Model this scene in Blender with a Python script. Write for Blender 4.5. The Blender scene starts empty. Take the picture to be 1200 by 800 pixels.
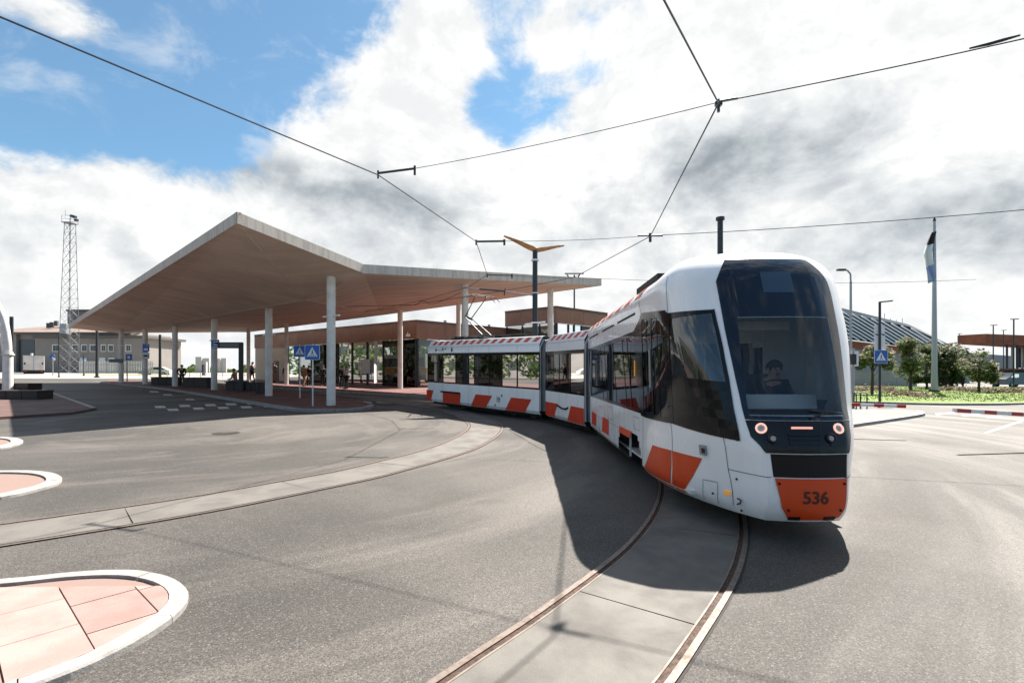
import bpy, bmesh, math, random
from mathutils import Vector, Matrix
R = math.radians
rnd = random.Random(7)
scene = bpy.context.scene
col = scene.collection

# ------------------------------------------------------------------ camera
F, H, YH, CX = 580.0, 1.85, 438.0, 600.0      # focal length in pixels of a 1200 px frame, eye height, horizon row
cam_d = bpy.data.cameras.new('camera')
cam = bpy.data.objects.new('camera', cam_d); col.objects.link(cam)
cam.location = (0, 0, H); cam.rotation_euler = (R(90), 0, 0)
cam_d.sensor_width = 36.0; cam_d.lens = 36.0 * F / 1200.0
cam_d.shift_y = (YH - 400.0) / 1200.0
cam_d.clip_start = 0.05; cam_d.clip_end = 3000
scene.camera = cam

# ------------------------------------------------------------------ light
SUNV = Vector((.46, .61, 1.0)).normalized()     # towards the sun
sun_el = math.asin(SUNV.z); sun_az = math.atan2(SUNV.x, SUNV.y)
sd = bpy.data.lights.new('sun', 'SUN'); sd.energy = 5.0; sd.angle = R(.55); sd.color = (1, .94, .86)
sun = bpy.data.objects.new('sun', sd); col.objects.link(sun)
sun.rotation_euler = (-SUNV).to_track_quat('-Z', 'Y').to_euler(); sun.location = (10, 14, 30)
scene.view_settings.view_transform = 'Standard'; scene.view_settings.look = 'None'
scene.view_settings.gamma = 1; scene.view_settings.exposure = 1.62
scene.view_settings.use_curve_mapping = False

def direction(px, py):
    return Vector(((px - CX) / F, 1.0, (YH - py) / F)).normalized()

world = bpy.data.worlds.new('World'); scene.world = world; world.use_nodes = True
wn = world.node_tree; wn.nodes.clear()
class NT:
    "tiny node helper"
    def __init__(s, tree): s.t = tree
    def n(s, kind, **kw):
        o = s.t.nodes.new(kind)
        for k, v in kw.items(): setattr(o, k, v)
        return o
    def put(s, sock, v):
        if hasattr(v, 'is_output') or isinstance(v, bpy.types.NodeSocket): s.t.links.new(v, sock)
        else: sock.default_value = v
    def math(s, op, a, b=0.0, c=0.0, clamp=False):
        o = s.n('ShaderNodeMath', operation=op, use_clamp=clamp)
        for i, v in enumerate((a, b, c)):
            s.put(o.inputs[i], v)
        return o.outputs[0]
    def vmath(s, op, a, b=(0, 0, 0)):
        o = s.n('ShaderNodeVectorMath', operation=op)
        s.put(o.inputs[0], a); s.put(o.inputs[1], b)
        return o.outputs['Value'] if op in ('DOT_PRODUCT', 'LENGTH', 'DISTANCE') else o.outputs[0]
    def noise(s, vec, scale, detail=4, rough=.5, dist=0, out='Fac'):
        o = s.n('ShaderNodeTexNoise')
        s.put(o.inputs['Vector'], vec); o.inputs['Scale'].default_value = scale
        o.inputs['Detail'].default_value = detail; o.inputs['Roughness'].default_value = rough
        o.inputs['Distortion'].default_value = dist
        return o.outputs[out]
    def ramp(s, v, lo, hi, a=0.0, b=1.0, smooth=True):
        o = s.n('ShaderNodeMapRange', interpolation_type='SMOOTHSTEP' if smooth else 'LINEAR')
        s.put(o.inputs['Value'], v)
        for k, x in zip(('From Min', 'From Max', 'To Min', 'To Max'), (lo, hi, a, b)): s.put(o.inputs[k], x)
        return o.outputs[0]
    def mix(s, f, a, b, blend='MIX'):
        o = s.n('ShaderNodeMix', data_type='RGBA', blend_type=blend)
        s.put(o.inputs[0], f); s.put(o.inputs[6], a); s.put(o.inputs[7], b)
        return o.outputs[2]
W = NT(wn)
tc = W.n('ShaderNodeTexCoord'); dirv = W.vmath('NORMALIZE', tc.outputs['Generated'])
sky = W.n('ShaderNodeTexSky', sky_type='NISHITA'); sky.sun_disc = False
sky.sun_elevation = sun_el; sky.sun_rotation = sun_az; sky.air_density = 1.0; sky.dust_density = .6; sky.ozone_density = 1.6
sep = W.n('ShaderNodeSeparateXYZ'); W.put(sep.inputs[0], dirv)
dz = W.math('MAXIMUM', sep.outputs[2], 0.0)
den = W.math('ADD', dz, .16)
comb = W.n('ShaderNodeCombineXYZ')
W.put(comb.inputs[0], W.math('DIVIDE', sep.outputs[0], den)); W.put(comb.inputs[1], W.math('DIVIDE', sep.outputs[1], den))
W.put(comb.inputs[2], 3.7)
cl = W.vmath('MULTIPLY', dirv, (1.0, 1.0, 1.45))           # cloud puffs, a little flattened
def blob(px, py, rx, ry):
    "soft patch of sky round a direction; rx, ry its half sizes in degrees along azimuth and height"
    d = direction(px, py)
    side = Vector((d.y, -d.x, 0)).normalized(); up = side.cross(d).normalized()
    df = W.vmath('SUBTRACT', dirv, tuple(d))
    a = W.math('MULTIPLY', W.vmath('DOT_PRODUCT', df, tuple(side)), 1 / math.sin(R(rx)))
    b = W.math('MULTIPLY', W.vmath('DOT_PRODUCT', df, tuple(up)), 1 / math.sin(R(ry)))
    r2 = W.math('ADD', W.math('MULTIPLY', a, a), W.math('MULTIPLY', b, b))
    front = W.math('GREATER_THAN', W.vmath('DOT_PRODUCT', dirv, tuple(d)), 0.0)
    return W.math('MULTIPLY', W.math('POWER', 2.718, W.math('MULTIPLY', r2, -1.0)), front)
def total(items):
    acc = None
    for s_, k in items:
        t = W.math('MULTIPLY', s_, k); acc = t if acc is None else W.math('ADD', acc, t)
    return acc
big = W.noise(cl, 3.6, 10, .58, .25)
fine = W.noise(cl, 10, 9, .62, .3)
toward = W.vmath('ADD', cl, tuple(SUNV * .035))
relief = W.math('SUBTRACT', W.math('ADD', W.math('MULTIPLY', big, 1.2), W.math('MULTIPLY', fine, .5)), W.math('ADD', W.math('MULTIPLY', W.noise(toward, 3.6, 10, .58, .25), 1.2), W.math('MULTIPLY', W.noise(toward, 10, 9, .62, .3), .5)))
dens = W.math('ADD', W.math('MULTIPLY', big, .75), W.math('MULTIPLY', fine, .55))
north = W.ramp(sep.outputs[1], .25, -.45, 0, 1)          # the sky opens to blue away from the sun
dens = W.math('ADD', dens, W.math('MULTIPLY', north, -.17))
dens = W.math('ADD', dens, total([
    (blob(110, 70, 13, 6), -.30), (blob(250, 45, 9, 7), -.28), (blob(20, 110, 8, 4.5), -.26), (blob(370, 25, 9, 6), -.26), (blob(300, 90, 6, 4), -.10), (blob(200, 120, 8, 4), -.10), (blob(190, 135, 8, 2.5), -.18), (blob(110, 150, 9, 2.5), -.10),
    (blob(600, 85, 6.0, 7.0), -.30), (blob(640, 45, 3, 2), .16), (blob(540, 30, 4, 2.5), .10), (blob(700, 85, 4, 2.2), -.20), (blob(585, 150, 2.2, 2.2), -.15), (blob(640, 215, 2.0, 1.6), -.14), (blob(560, 140, 2, 1.5), -.10),
    (blob(75, 28, 5.5, 3.0), .42), (blob(60, 103, 5, 1.3), .20), (blob(320, 95, 7, 5), .20), (blob(480, 80, 7, 6), .22), (blob(900, 80, 24, 12), .28), (blob(640, 50, 2.5, 3), .14),
    (blob(540, 20, 6, 4), .10), (blob(100, 260, 28, 7), .22), (blob(640, 330, 50, 8), .24), (blob(1150, 320, 20, 12), .25), (blob(450, 200, 14, 6), .15)]))
cover = W.ramp(dens, .51, .71)
t1 = W.noise(W.vmath('MULTIPLY', cl, (1, 1, 1.3)), 2.8, 9, .54, .3)
dark = W.math('ADD', W.math('MULTIPLY', t1, 1.25), total([(north, -.12), (relief, -.45),
    (blob(930, 160, 11, 5.0), .42), (blob(820, 185, 8, 4), .30), (blob(1020, 135, 5, 3.8), .30), (blob(870, 225, 8, 2.6), .16), (blob(300, 195, 10, 2.6), .26), (blob(430, 232, 10, 3.0), .34), (blob(215, 180, 6, 2.4), .16), (blob(520, 245, 5, 2), .16),
    (blob(1150, 225, 9, 4), .30), (blob(960, 300, 13, 3), .24), (blob(1080, 170, 3, 3), -.2), (blob(1120, 290, 12, 3), .12), (blob(150, 285, 14, 3), .14), (blob(720, 270, 9, 2.4), .14), (blob(40, 330, 12, 3), .08), (blob(430, 290, 9, 2), .10), (blob(1180, 180, 5, 3), .08),
    (blob(560, 120, 16, 6), -.18), (blob(860, 50, 32, 8), -.22), (blob(1090, 60, 20, 9), -.12), (blob(330, 110, 9, 5), -.10), (blob(600, 230, 5, 2), -.10), (blob(100, 220, 12, 3), -.08)]))
dark = W.ramp(dark, .61, 1.13, smooth=False)
c_cloud = W.mix(W.ramp(dark, 0, .5, smooth=False), (6.7, 6.7, 6.65, 1), (5.0, 5.2, 5.35, 1))
c_cloud = W.mix(W.ramp(dark, .5, 1, smooth=False), c_cloud, (2.5, 2.8, 3.05, 1))
c_cloud = W.mix(1.0, c_cloud, W.mix(W.ramp(relief, -.16, .16), (.86, .875, .89, 1), (1.07, 1.07, 1.06, 1)), 'MULTIPLY')
blue = W.mix(1.0, sky.outputs[0], (.60, .98, 1.06, 1), 'MULTIPLY')
blue = W.mix(.10, blue, (5.5, 5.8, 6.0, 1))
wisp = W.noise(W.vmath('MULTIPLY', dirv, (1.0, 1.0, 1.7)), 6.5, 9, .62, .5)
blue = W.mix(W.math('MULTIPLY', W.ramp(wisp, .50, .74), .45), blue, (6.0, 6.2, 6.4, 1))
skyc = W.mix(cover, blue, c_cloud)
low = W.ramp(sep.outputs[2], .0, .13, 1, 0)               # pale air towards the horizon, all the way round
skyc = W.mix(W.math('MULTIPLY', low, .5), skyc, (6.4, 6.5, 6.6, 1))
bg = W.n('ShaderNodeBackground'); W.put(bg.inputs[0], skyc); bg.inputs[1].default_value = .05
wo = W.n('ShaderNodeOutputWorld'); wn.links.new(bg.outputs[0], wo.inputs[0])
world.cycles.sampling_method = 'MANUAL'; world.cycles.sample_map_resolution = 512
scene.cycles.max_bounces = 6; scene.cycles.transparent_max_bounces = 12
scene.cycles.glossy_bounces = 3; scene.cycles.diffuse_bounces = 3

# ------------------------------------------------------------------ terrain height: level by the track, then a gentle rise to the back left
NX, NY, C0, C1, SL = -.5, .866, 11.0, 115.0, .02
def gz(x, y): return SL * min(max(NX * x + NY * y - C0, 0.0), C1 - C0)
def spot(px, py, lift=0.0):
    "the place on the ground seen at a photograph pixel"
    dx, dzv = (px - CX) / F, (YH - py) / F
    a, b = .1, 3000.0
    for _ in range(60):
        y = (a + b) / 2
        if H + dzv * y - gz(dx * y, y) - lift > 0: a = y
        else: b = y
    return Vector((dx * y, y, gz(dx * y, y)))
def at(px, py, depth):
    return Vector(((px - CX) / F * depth, depth, H + (YH - py) / F * depth))
def onplane(px, py, z):
    d = F * (z - H) / (YH - py)
    return Vector(((px - CX) / F * d, d, z))

# ------------------------------------------------------------------ materials
MATS = {}
def mat(name, c, rough=.6, metal=0.0,  var=.0, vscale=3.0, bump=0.0, bscale=40.0, c2=None, spec=.5, coat=0.0, coords='pos', stretch=None):
    if name in MATS: return MATS[name]
    m = bpy.data.materials.new(name); m.use_nodes = True
    t = NT(m.node_tree); b = m.node_tree.nodes['Principled BSDF']
    b.inputs['Base Color'].default_value = (*c, 1); b.inputs['Roughness'].default_value = rough
    b.inputs['Metallic'].default_value = metal; b.inputs['Specular IOR Level'].default_value = spec
    b.inputs['Coat Weight'].default_value = coat; b.inputs['Coat Roughness'].default_value = .05
    if var or c2 or bump:
        p = t.n('ShaderNodeNewGeometry').outputs['Position'] if coords == 'pos' else t.n('ShaderNodeTexCoord').outputs['Object']
        if stretch: p = t.vmath('MULTIPLY', p, stretch)
        n1 = t.noise(p, vscale, 6, .6, .2)
        cc = c2 or tuple(min(1, x * (1 - var)) for x in c)
        t.put(b.inputs['Base Color'], t.mix(t.ramp(n1, .36, .66), (*c, 1), (*cc, 1)))
        t.put(b.inputs['Roughness'], t.ramp(n1, .3, .7, rough * .9, min(1, rough * 1.12)))
        if bump:
            bn = t.n('ShaderNodeBump'); bn.inputs['Strength'].default_value = bump; bn.inputs['Distance'].default_value = .01
            t.put(bn.inputs['Height'], t.noise(p, bscale, 4, .6)); t.put(b.inputs['Normal'], bn.outputs[0])
    MATS[name] = m
    return m
def glass(name, tint, clear, rough=.02, gloss=(.9, .92, .95), ior=1.7):
    "tinted pane: part see-through, the rest a dark mirror that strengthens at a slant"
    if name in MATS: return MATS[name]
    m = bpy.data.materials.new(name); m.use_nodes = True; m.node_tree.nodes.clear(); t = NT(m.node_tree)
    tr = t.n('ShaderNodeBsdfTransparent'); tr.inputs[0].default_value = (*[clear * x for x in tint], 1)
    gl = t.n('ShaderNodeBsdfGlossy'); gl.inputs[0].default_value = (*gloss, 1); gl.inputs['Roughness'].default_value = rough
    fr = t.n('ShaderNodeFresnel'); fr.inputs[0].default_value = ior
    mx = t.n('ShaderNodeMixShader'); t.put(mx.inputs[0], fr.outputs[0])
    t.t.links.new(tr.outputs[0], mx.inputs[1]); t.t.links.new(gl.outputs[0], mx.inputs[2])
    o = t.n('ShaderNodeOutputMaterial'); t.t.links.new(mx.outputs[0], o.inputs[0])
    MATS[name] = m
    return m
def glow(name, c, s):
    if name in MATS: return MATS[name]
    m = bpy.data.materials.new(name); m.use_nodes = True; b = m.node_tree.nodes['Principled BSDF']
    b.inputs['Base Color'].default_value = (*c, 1); b.inputs['Emission Color'].default_value = (*c, 1); b.inputs['Emission Strength'].default_value = s
    MATS[name] = m
    return m

def asphalt():
    m = bpy.data.materials.new('asphalt'); m.use_nodes = True; t = NT(m.node_tree); b = m.node_tree.nodes['Principled BSDF']
    p = t.n('ShaderNodeNewGeometry').outputs['Position']
    broad = t.noise(p, .16, 5, .55, .4)
    q = t.vmath('SUBTRACT', p, (-10.5, 16.0, 0)); sq = t.n('ShaderNodeSeparateXYZ'); t.put(sq.inputs[0], q)
    rad = t.vmath('LENGTH', t.vmath('MULTIPLY', q, (1, 1, 0))); ang = t.math('ARCTAN2', sq.outputs[1], sq.outputs[0])
    cq = t.n('ShaderNodeCombineXYZ'); t.put(cq.inputs[0], t.math('MULTIPLY', rad, 1.5)); t.put(cq.inputs[1], t.math('MULTIPLY', ang, 3.5)); sw = cq.outputs[0]; wear = t.noise(sw, .42, 6, .62, .8)
    grain = t.noise(p, 60, 2, .6); grit = t.noise(p, 23, 3, .7)
    st = t.n('ShaderNodeTexVoronoi', feature='F1'); st.inputs['Scale'].default_value = 105; t.put(st.inputs['Vector'], p)
    stone = t.n('ShaderNodeSeparateColor'); t.put(stone.inputs[0], st.outputs['Color'])
    sc = t.mix(t.ramp(broad, .40, .60), (.043, .0390, .0352, 1), (.084, .0760, .0685, 1))
    sc = t.mix(t.math('MULTIPLY', t.ramp(wear, .50, .66), .40), sc, (.150, .132, .115, 1))
    sc = t.mix(t.math('MULTIPLY', t.ramp(t.noise(sw, .9, 6, .65, .5), .56, .70), .40), sc, (.040, .037, .035, 1))
    sc = t.mix(1.0, sc, t.mix(stone.outputs[0], (.56, .555, .55, 1), (1.44, 1.435, 1.43, 1)), 'MULTIPLY')
    sc = t.mix(t.math('MULTIPLY', t.ramp(grain, .56, .64), .75), sc, (.020, .018, .017, 1))
    sc = t.mix(t.math('MULTIPLY', t.ramp(stone.outputs[1], .92, .96), .45), sc, (.20, .185, .17, 1))
    oil = t.math('MULTIPLY', t.ramp(t.noise(p, .75, 4, .7, .6), .64, .72), .45)
    sc = t.mix(oil, sc, (.030, .028, .027, 1))
    v = t.n('ShaderNodeTexVoronoi', feature='DISTANCE_TO_EDGE'); v.inputs['Scale'].default_value = .22
    t.put(v.inputs['Vector'], t.vmath('ADD', p, t.vmath('MULTIPLY', t.noise(p, 1.3, 5, .6, 0, 'Color'), (1.4, 1.4, 0))))
    crack = t.math('MULTIPLY', t.ramp(v.outputs['Distance'], .0, .0045, 1, 0), t.ramp(t.noise(p, .3, 3), .47, .54))
    sc = t.mix(t.math('MULTIPLY', crack, .65), sc, (.03, .028, .026, 1))
    t.put(b.inputs['Base Color'], sc)
    t.put(b.inputs['Roughness'], t.ramp(wear, .35, .7, .80, .68)); b.inputs['Specular IOR Level'].default_value = .4
    bn = t.n('ShaderNodeBump'); bn.inputs['Strength'].default_value = .35; bn.inputs['Distance'].default_value = .006
    t.put(bn.inputs['Height'], t.math('ADD', t.math('MULTIPLY', st.outputs['Distance'], -1.0), t.math('MULTIPLY', grit, .6))); t.put(b.inputs['Normal'], bn.outputs[0])
    MATS['asphalt'] = m
    return m
asphalt()

# ------------------------------------------------------------------ mesh helpers
class MB:
    def __init__(s): s.v = []; s.f = []; s.mi = []
    def face(s, pts, mi=0):
        i = len(s.v); s.v += [tuple(p) for p in pts]; s.f.append(tuple(range(i, i + len(pts)))); s.mi.append(mi); return s
    def grid(s, rows, closed=False, mi=0):
        i = len(s.v); n = len(rows[0])
        for r in rows: s.v += [tuple(p) for p in r]
        for a in range(len(rows) - 1):
            for b in range(n if closed else n - 1):
                c = (b + 1) % n
                s.f.append((i + a * n + b, i + a * n + c, i + (a + 1) * n + c, i + (a + 1) * n + b)); s.mi.append(mi)
        return s
    def box(s, c, d, ang=0.0, mi=0, top=1.0):
        "box by centre of base, size, turn about z; top scales the upper face"
        ca, sa = math.cos(ang), math.sin(ang); i = len(s.v)
        for z, k in ((0, 1), (1, top)):
            for x, y in ((-1, -1), (1, -1), (1, 1), (-1, 1)):
                lx, ly = x * d[0] / 2 * k, y * d[1] / 2 * k
                s.v.append((c[0] + lx * ca - ly * sa, c[1] + lx * sa + ly * ca, c[2] + z * d[2]))
        for q in ((3, 2, 1, 0), (4, 5, 6, 7), (0, 1, 5, 4), (1, 2, 6, 5), (2, 3, 7, 6), (3, 0, 4, 7)):
            s.f.append(tuple(i + k for k in q)); s.mi.append(mi)
        return s
    def tube(s, pts, r, n=8, caps=True, mi=0):
        pts = [Vector(p) for p in pts]; rs = r if isinstance(r, (list, tuple)) else [r] * len(pts)
        rows = []; ref = None
        for k, p in enumerate(pts):
            d = (pts[min(k + 1, len(pts) - 1)] - pts[max(k - 1, 0)]).normalized()
            if ref is None: ref = d.orthogonal().normalized()
            u = (ref - d * ref.dot(d)); u = u.normalized() if u.length > 1e-5 else d.orthogonal().normalized(); ref = u
            w = d.cross(u)
            rows.append([p + (u * math.cos(2 * math.pi * q / n) + w * math.sin(2 * math.pi * q / n)) * rs[k] for q in range(n)])
        s.grid(rows, True, mi)
        if caps: s.face(rows[0][::-1], mi); s.face(rows[-1], mi)
        return s
    def prism(s, poly, z0, z1, mi=0):
        "poly: xy points; z0, z1 numbers"
        a = [(p[0], p[1], z0) for p in poly]; b = [(p[0], p[1], z1) for p in poly]; n = len(poly)
        s.face(a[::-1], mi); s.face(b, mi)
        for i in range(n): s.face((a[i], a[(i + 1) % n], b[(i + 1) % n], b[i]), mi)
        return s
    def slab(s, pts, nrm, th, mi=0):
        "flat polygon of 3-D points, thickened along -nrm"
        nrm = Vector(nrm).normalized(); a = [Vector(p) for p in pts]; b = [p - nrm * th for p in a]; n = len(a)
        s.face(a, mi); s.face(b[::-1], mi)
        for i in range(n): s.face((a[i], b[i], b[(i + 1) % n], a[(i + 1) % n]), mi)
        return s
    def beam(s, a, b, w, h, mi=0):
        "rectangular bar between two points (w sideways, h upwards)"
        a, b = Vector(a), Vector(b); d = (b - a).normalized()
        sd_ = d.cross(Vector((0, 0, 1))); sd_ = sd_.normalized() if sd_.length > 1e-4 else Vector((1, 0, 0))
        up = sd_.cross(d)
        rows = [[p + sd_ * (x * w / 2) + up * (y * h / 2) for x, y in ((-1, -1), (1, -1), (1, 1), (-1, 1))] for p in (a, b)]
        s.grid(rows, True, mi); s.face(rows[0][::-1], mi); s.face(rows[1], mi)
        return s
def link(name, mesh, parent=None):
    o = bpy.data.objects.new(name, mesh); col.objects.link(o)
    if parent is not None: o.parent = parent
    return o
def base_of(parent):
    v = Vector((0, 0, 0))
    while parent is not None: v = v + parent.location; parent = parent.parent
    return v
def obj(name, mb, mats, parent=None, smooth=False, merge=False):
    "one mesh object from world coordinates"
    off = base_of(parent)
    me = bpy.data.meshes.new(name)
    me.from_pydata([(v[0] - off.x, v[1] - off.y, v[2] - off.z) for v in mb.v], [], mb.f)
    for m in (mats if isinstance(mats, (list, tuple)) else [mats]): me.materials.append(MATS[m] if isinstance(m, str) else m)
    if any(mb.mi): me.polygons.foreach_set('material_index', mb.mi)
    bm = bmesh.new(); bm.from_mesh(me)
    if merge: bmesh.ops.remove_doubles(bm, verts=bm.verts, dist=1e-4)
    bmesh.ops.recalc_face_normals(bm, faces=bm.faces)
    if smooth is True:
        for f_ in bm.faces: f_.smooth = True
    elif smooth:
        bmesh.ops.remove_doubles(bm, verts=bm.verts, dist=1e-4)
        for f_ in bm.faces: f_.smooth = True
        for e_ in bm.edges:
            if len(e_.link_faces) == 2 and e_.calc_face_angle(0) > R(smooth): e_.smooth = False
    bm.to_mesh(me); bm.free()
    return link(name, me, parent)
def tag(o, label, cat=None, group=None, kind=None):
    if label: o['label'] = label
    if cat: o['category'] = cat
    if group: o['group'] = group
    if kind: o['kind'] = kind
    return o
def thing(name, label, cat, loc=(0, 0, 0), group=None):
    o = bpy.data.objects.new(name, None); col.objects.link(o); o.location = loc; o.empty_display_size = .3
    return tag(o, label, cat, group)
def struct(o): o['kind'] = 'structure'; return o
def copy_tree(o, parent=None):
    c = o.copy(); col.objects.link(c); c.parent = parent
    for ch in [k for k in o.children]: copy_tree(ch, c)
    return c

CREASE = [((NX * C0, NY * C0, 0), (NX, NY, 0)), ((NX * C1, NY * C1, 0), (NX, NY, 0))]
def sheet(name, poly, lift, m, parent=None, thick=0.0):
    "a flat piece of ground that follows the terrain; thick > 0 gives it side walls"
    bm = bmesh.new()
    vs = [bm.verts.new((p[0], p[1], 0)) for p in poly]; bm.faces.new(vs)
    bmesh.ops.triangulate(bm, faces=bm.faces[:])
    for co, no in CREASE:
        bmesh.ops.bisect_plane(bm, geom=bm.verts[:] + bm.edges[:] + bm.faces[:], plane_co=co, plane_no=no)
    if thick:
        bnd = [e for e in bm.edges if e.is_boundary]
        ex = bmesh.ops.extrude_edge_only(bm, edges=bnd)
        low_ = {v for v in ex['geom'] if isinstance(v, bmesh.types.BMVert)}
    else: low_ = set()
    off = base_of(parent)
    for v in bm.verts:
        v.co.z = gz(v.co.x, v.co.y) + lift - (thick if v in low_ else 0)
    for v in bm.verts: v.co -= off
    bmesh.ops.recalc_face_normals(bm, faces=bm.faces)
    if sum(f_.normal.z for f_ in bm.faces) < 0:
        bmesh.ops.reverse_faces(bm, faces=bm.faces)
    me = bpy.data.meshes.new(name); bm.to_mesh(me); bm.free(); me.materials.append(MATS[m])
    return link(name, me, parent)
def catmull(pts, n=8, closed=False):
    P = [Vector(p) for p in pts]; out = []
    L_ = len(P)
    for i in range(L_ if closed else L_ - 1):
        g_ = (lambda k: P[k % L_]) if closed else (lambda k: P[max(0, min(L_ - 1, k))])
        a, b, c, d = g_(i - 1), g_(i), g_(i + 1), g_(i + 2)
        for k in range(n):
            t = k / n
            out.append(.5 * ((2 * b) + (c - a) * t + (2 * a - 5 * b + 4 * c - d) * t * t + (3 * b - a - 3 * c + d) * t ** 3))
    if not closed: out.append(P[-1])
    return out
def resample(pts, step):
    out = [pts[0].copy()]; acc = 0
    for a, b in zip(pts[:-1], pts[1:]):
        L_ = (b - a).length
        while acc + L_ >= step:
            t = (step - acc) / L_; a = a.lerp(b, t); out.append(a.copy()); L_ = (b - a).length; acc = 0
        acc += L_
    return out
def offset_line(pts, d):
    "shift a plan polyline sideways (positive = left of travel)"
    out = []
    for i, p in enumerate(pts):
        t = (pts[min(i + 1, len(pts) - 1)] - pts[max(0, i - 1)]); t.z = 0; t.normalize()
        out.append(Vector((p.x - t.y * d, p.y + t.x * d, p.z)))
    return out
def ribbon(mb, pts, d0, d1, z0, z1=None, mi=0):
    z1 = z0 if z1 is None else z1
    A, B = offset_line(pts, d0), offset_line(pts, d1)
    mb.grid([[(a.x, a.y, gz(a.x, a.y) + z0), (b.x, b.y, gz(b.x, b.y) + z1)] for a, b in zip(A, B)], mi=mi)
    return mb
def clip_convex(poly, clip):
    "Sutherland-Hodgman, clip counter-clockwise"
    out = [Vector((p[0], p[1], 0)) for p in poly]
    for i in range(len(clip)):
        a, b = clip[i], clip[(i + 1) % len(clip)]
        ex, ey = b[0] - a[0], b[1] - a[1]
        src, out = out, []
        if not src: return []
        sd_ = [ex * (p.y - a[1]) - ey * (p.x - a[0]) for p in src]
        for k in range(len(src)):
            p, q, s1, s2 = src[k], src[(k + 1) % len(src)], sd_[k], sd_[(k + 1) % len(src)]
            if s1 >= 0: out.append(p)
            if (s1 > 0 > s2) or (s1 < 0 < s2): out.append(p.lerp(q, s1 / (s1 - s2)))
    return out
def area(poly): return .5 * sum(poly[i][0] * poly[(i + 1) % len(poly)][1] - poly[(i + 1) % len(poly)][0] * poly[i][1] for i in range(len(poly)))
def text_mesh(body, size):
    cu = bpy.data.curves.new('lettering', 'FONT'); cu.body = body; cu.size = size; cu.align_x = 'CENTER'; cu.offset = size * .022; cu.resolution_u = 3
    o = bpy.data.objects.new('lettering', cu); col.objects.link(o)
    me = bpy.data.meshes.new_from_object(o.evaluated_get(bpy.context.evaluated_depsgraph_get()))
    bpy.data.objects.remove(o)
    return me

mat('concrete', (.42, .38, .34), .85, var=.25, vscale=1.4, bump=.25, bscale=60)
mat('track_concrete', (.130, .119, .106), .8, c2=(.095, .087, .079), vscale=1.6, bump=.35, bscale=70)
mat('kerb_stone', (.30, .285, .27), .8, var=.25, vscale=5, bump=.3, bscale=70)
mat('paver_pink', (.27, .175, .155), .8, c2=(.215, .137, .120), vscale=2.2, bump=.25, bscale=60)
mat('paver_pink_light', (.32, .22, .198), .8, c2=(.26, .175, .155), vscale=2.2, bump=.25, bscale=60)
mat('paver_bed', (.20, .135, .115), .9)
mat('brown_paving', (.115, .062, .052), .85, c2=(.085, .05, .043), vscale=1.1, bump=.2, bscale=50)
mat('red_paving', (.14, .055, .045), .85, c2=(.10, .045, .038), vscale=1.1, bump=.2, bscale=50)
mat('road_paint', (.60, .58, .54), .7, c2=(.32, .30, .28), vscale=5)
mat('rail_head', (.20, .165, .145), .55, .5, c2=(.14, .105, .085), vscale=22)
mat('rail_lip', (.20, .175, .15), .6, .3, c2=(.16, .12, .10), vscale=6)
mat('rail_rust', (.060, .026, .013), .8, c2=(.028, .015, .010), vscale=25, bump=.3)
mat('seam', (.035, .032, .03), .9)
mat('white_metal', (.74, .74, .73), .35, .1)
mat('grey_metal', (.33, .35, .37), .4, .6)
mat('dark_metal', (.035, .042, .05), .42, .4)
mat('black', (.012, .012, .013), .5)
mat('wire', (.03, .032, .036), .55, .3)
mat('wood', (.40, .22, .085), .5, c2=(.30, .15, .055), vscale=8)
# ------------------------------------------------------------------ ground, tracks
big_poly = [(-700, -60), (700, -60), (700, 900), (-700, 900)]
ground = struct(sheet('ground', big_poly, 0.0, 'asphalt'))

main_pts = [(-3.2, -2.6), (-1.3, .9), (-.02, 2.63), (.73, 3.60), (1.71, 5.03), (2.51, 6.67), (3.10, 8.5), (3.42, 10.5), (3.43, 12.6), (3.15, 14.8), (2.60, 16.9), (1.55, 19.0), (.1, 21.2), (-1.6, 23.2), (-3.3, 25.0), (-7, 28.7), (-14, 35)]
main_line = resample(catmull([Vector((*p, 0)) for p in main_pts], 12), .25)
lo = [(0, 641.7), (115, 622), (230, 602), (315, 585), (400, 568), (430, 561.6), (483.7, 548), (529.7, 535.7), (560.3, 524), (579.5, 512.7), (587, 501)]
hi = [(-60, 622.5), (60, 604.5), (188, 589), (245, 579.5), (300, 570), (330, 564), (400, 551.7), (470, 535), (522, 518.5), (543, 507), (551.7, 496.4)]
loop_pts = [(spot(*a) + spot(*b)) / 2 for a, b in zip(lo, hi)]
loop_pts = [loop_pts[0] + (loop_pts[0] - loop_pts[2]) * 1.5, loop_pts[0] + (loop_pts[0] - loop_pts[2]) * .6] + loop_pts[::2] + [Vector((-2.15, 21.0, 0)), Vector((-4.4, 24.6, 0)), Vector((-9, 29.6, 0))]
for p in loop_pts: p.z = 0
loop_line = resample(catmull(loop_pts, 12), .25)

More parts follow.
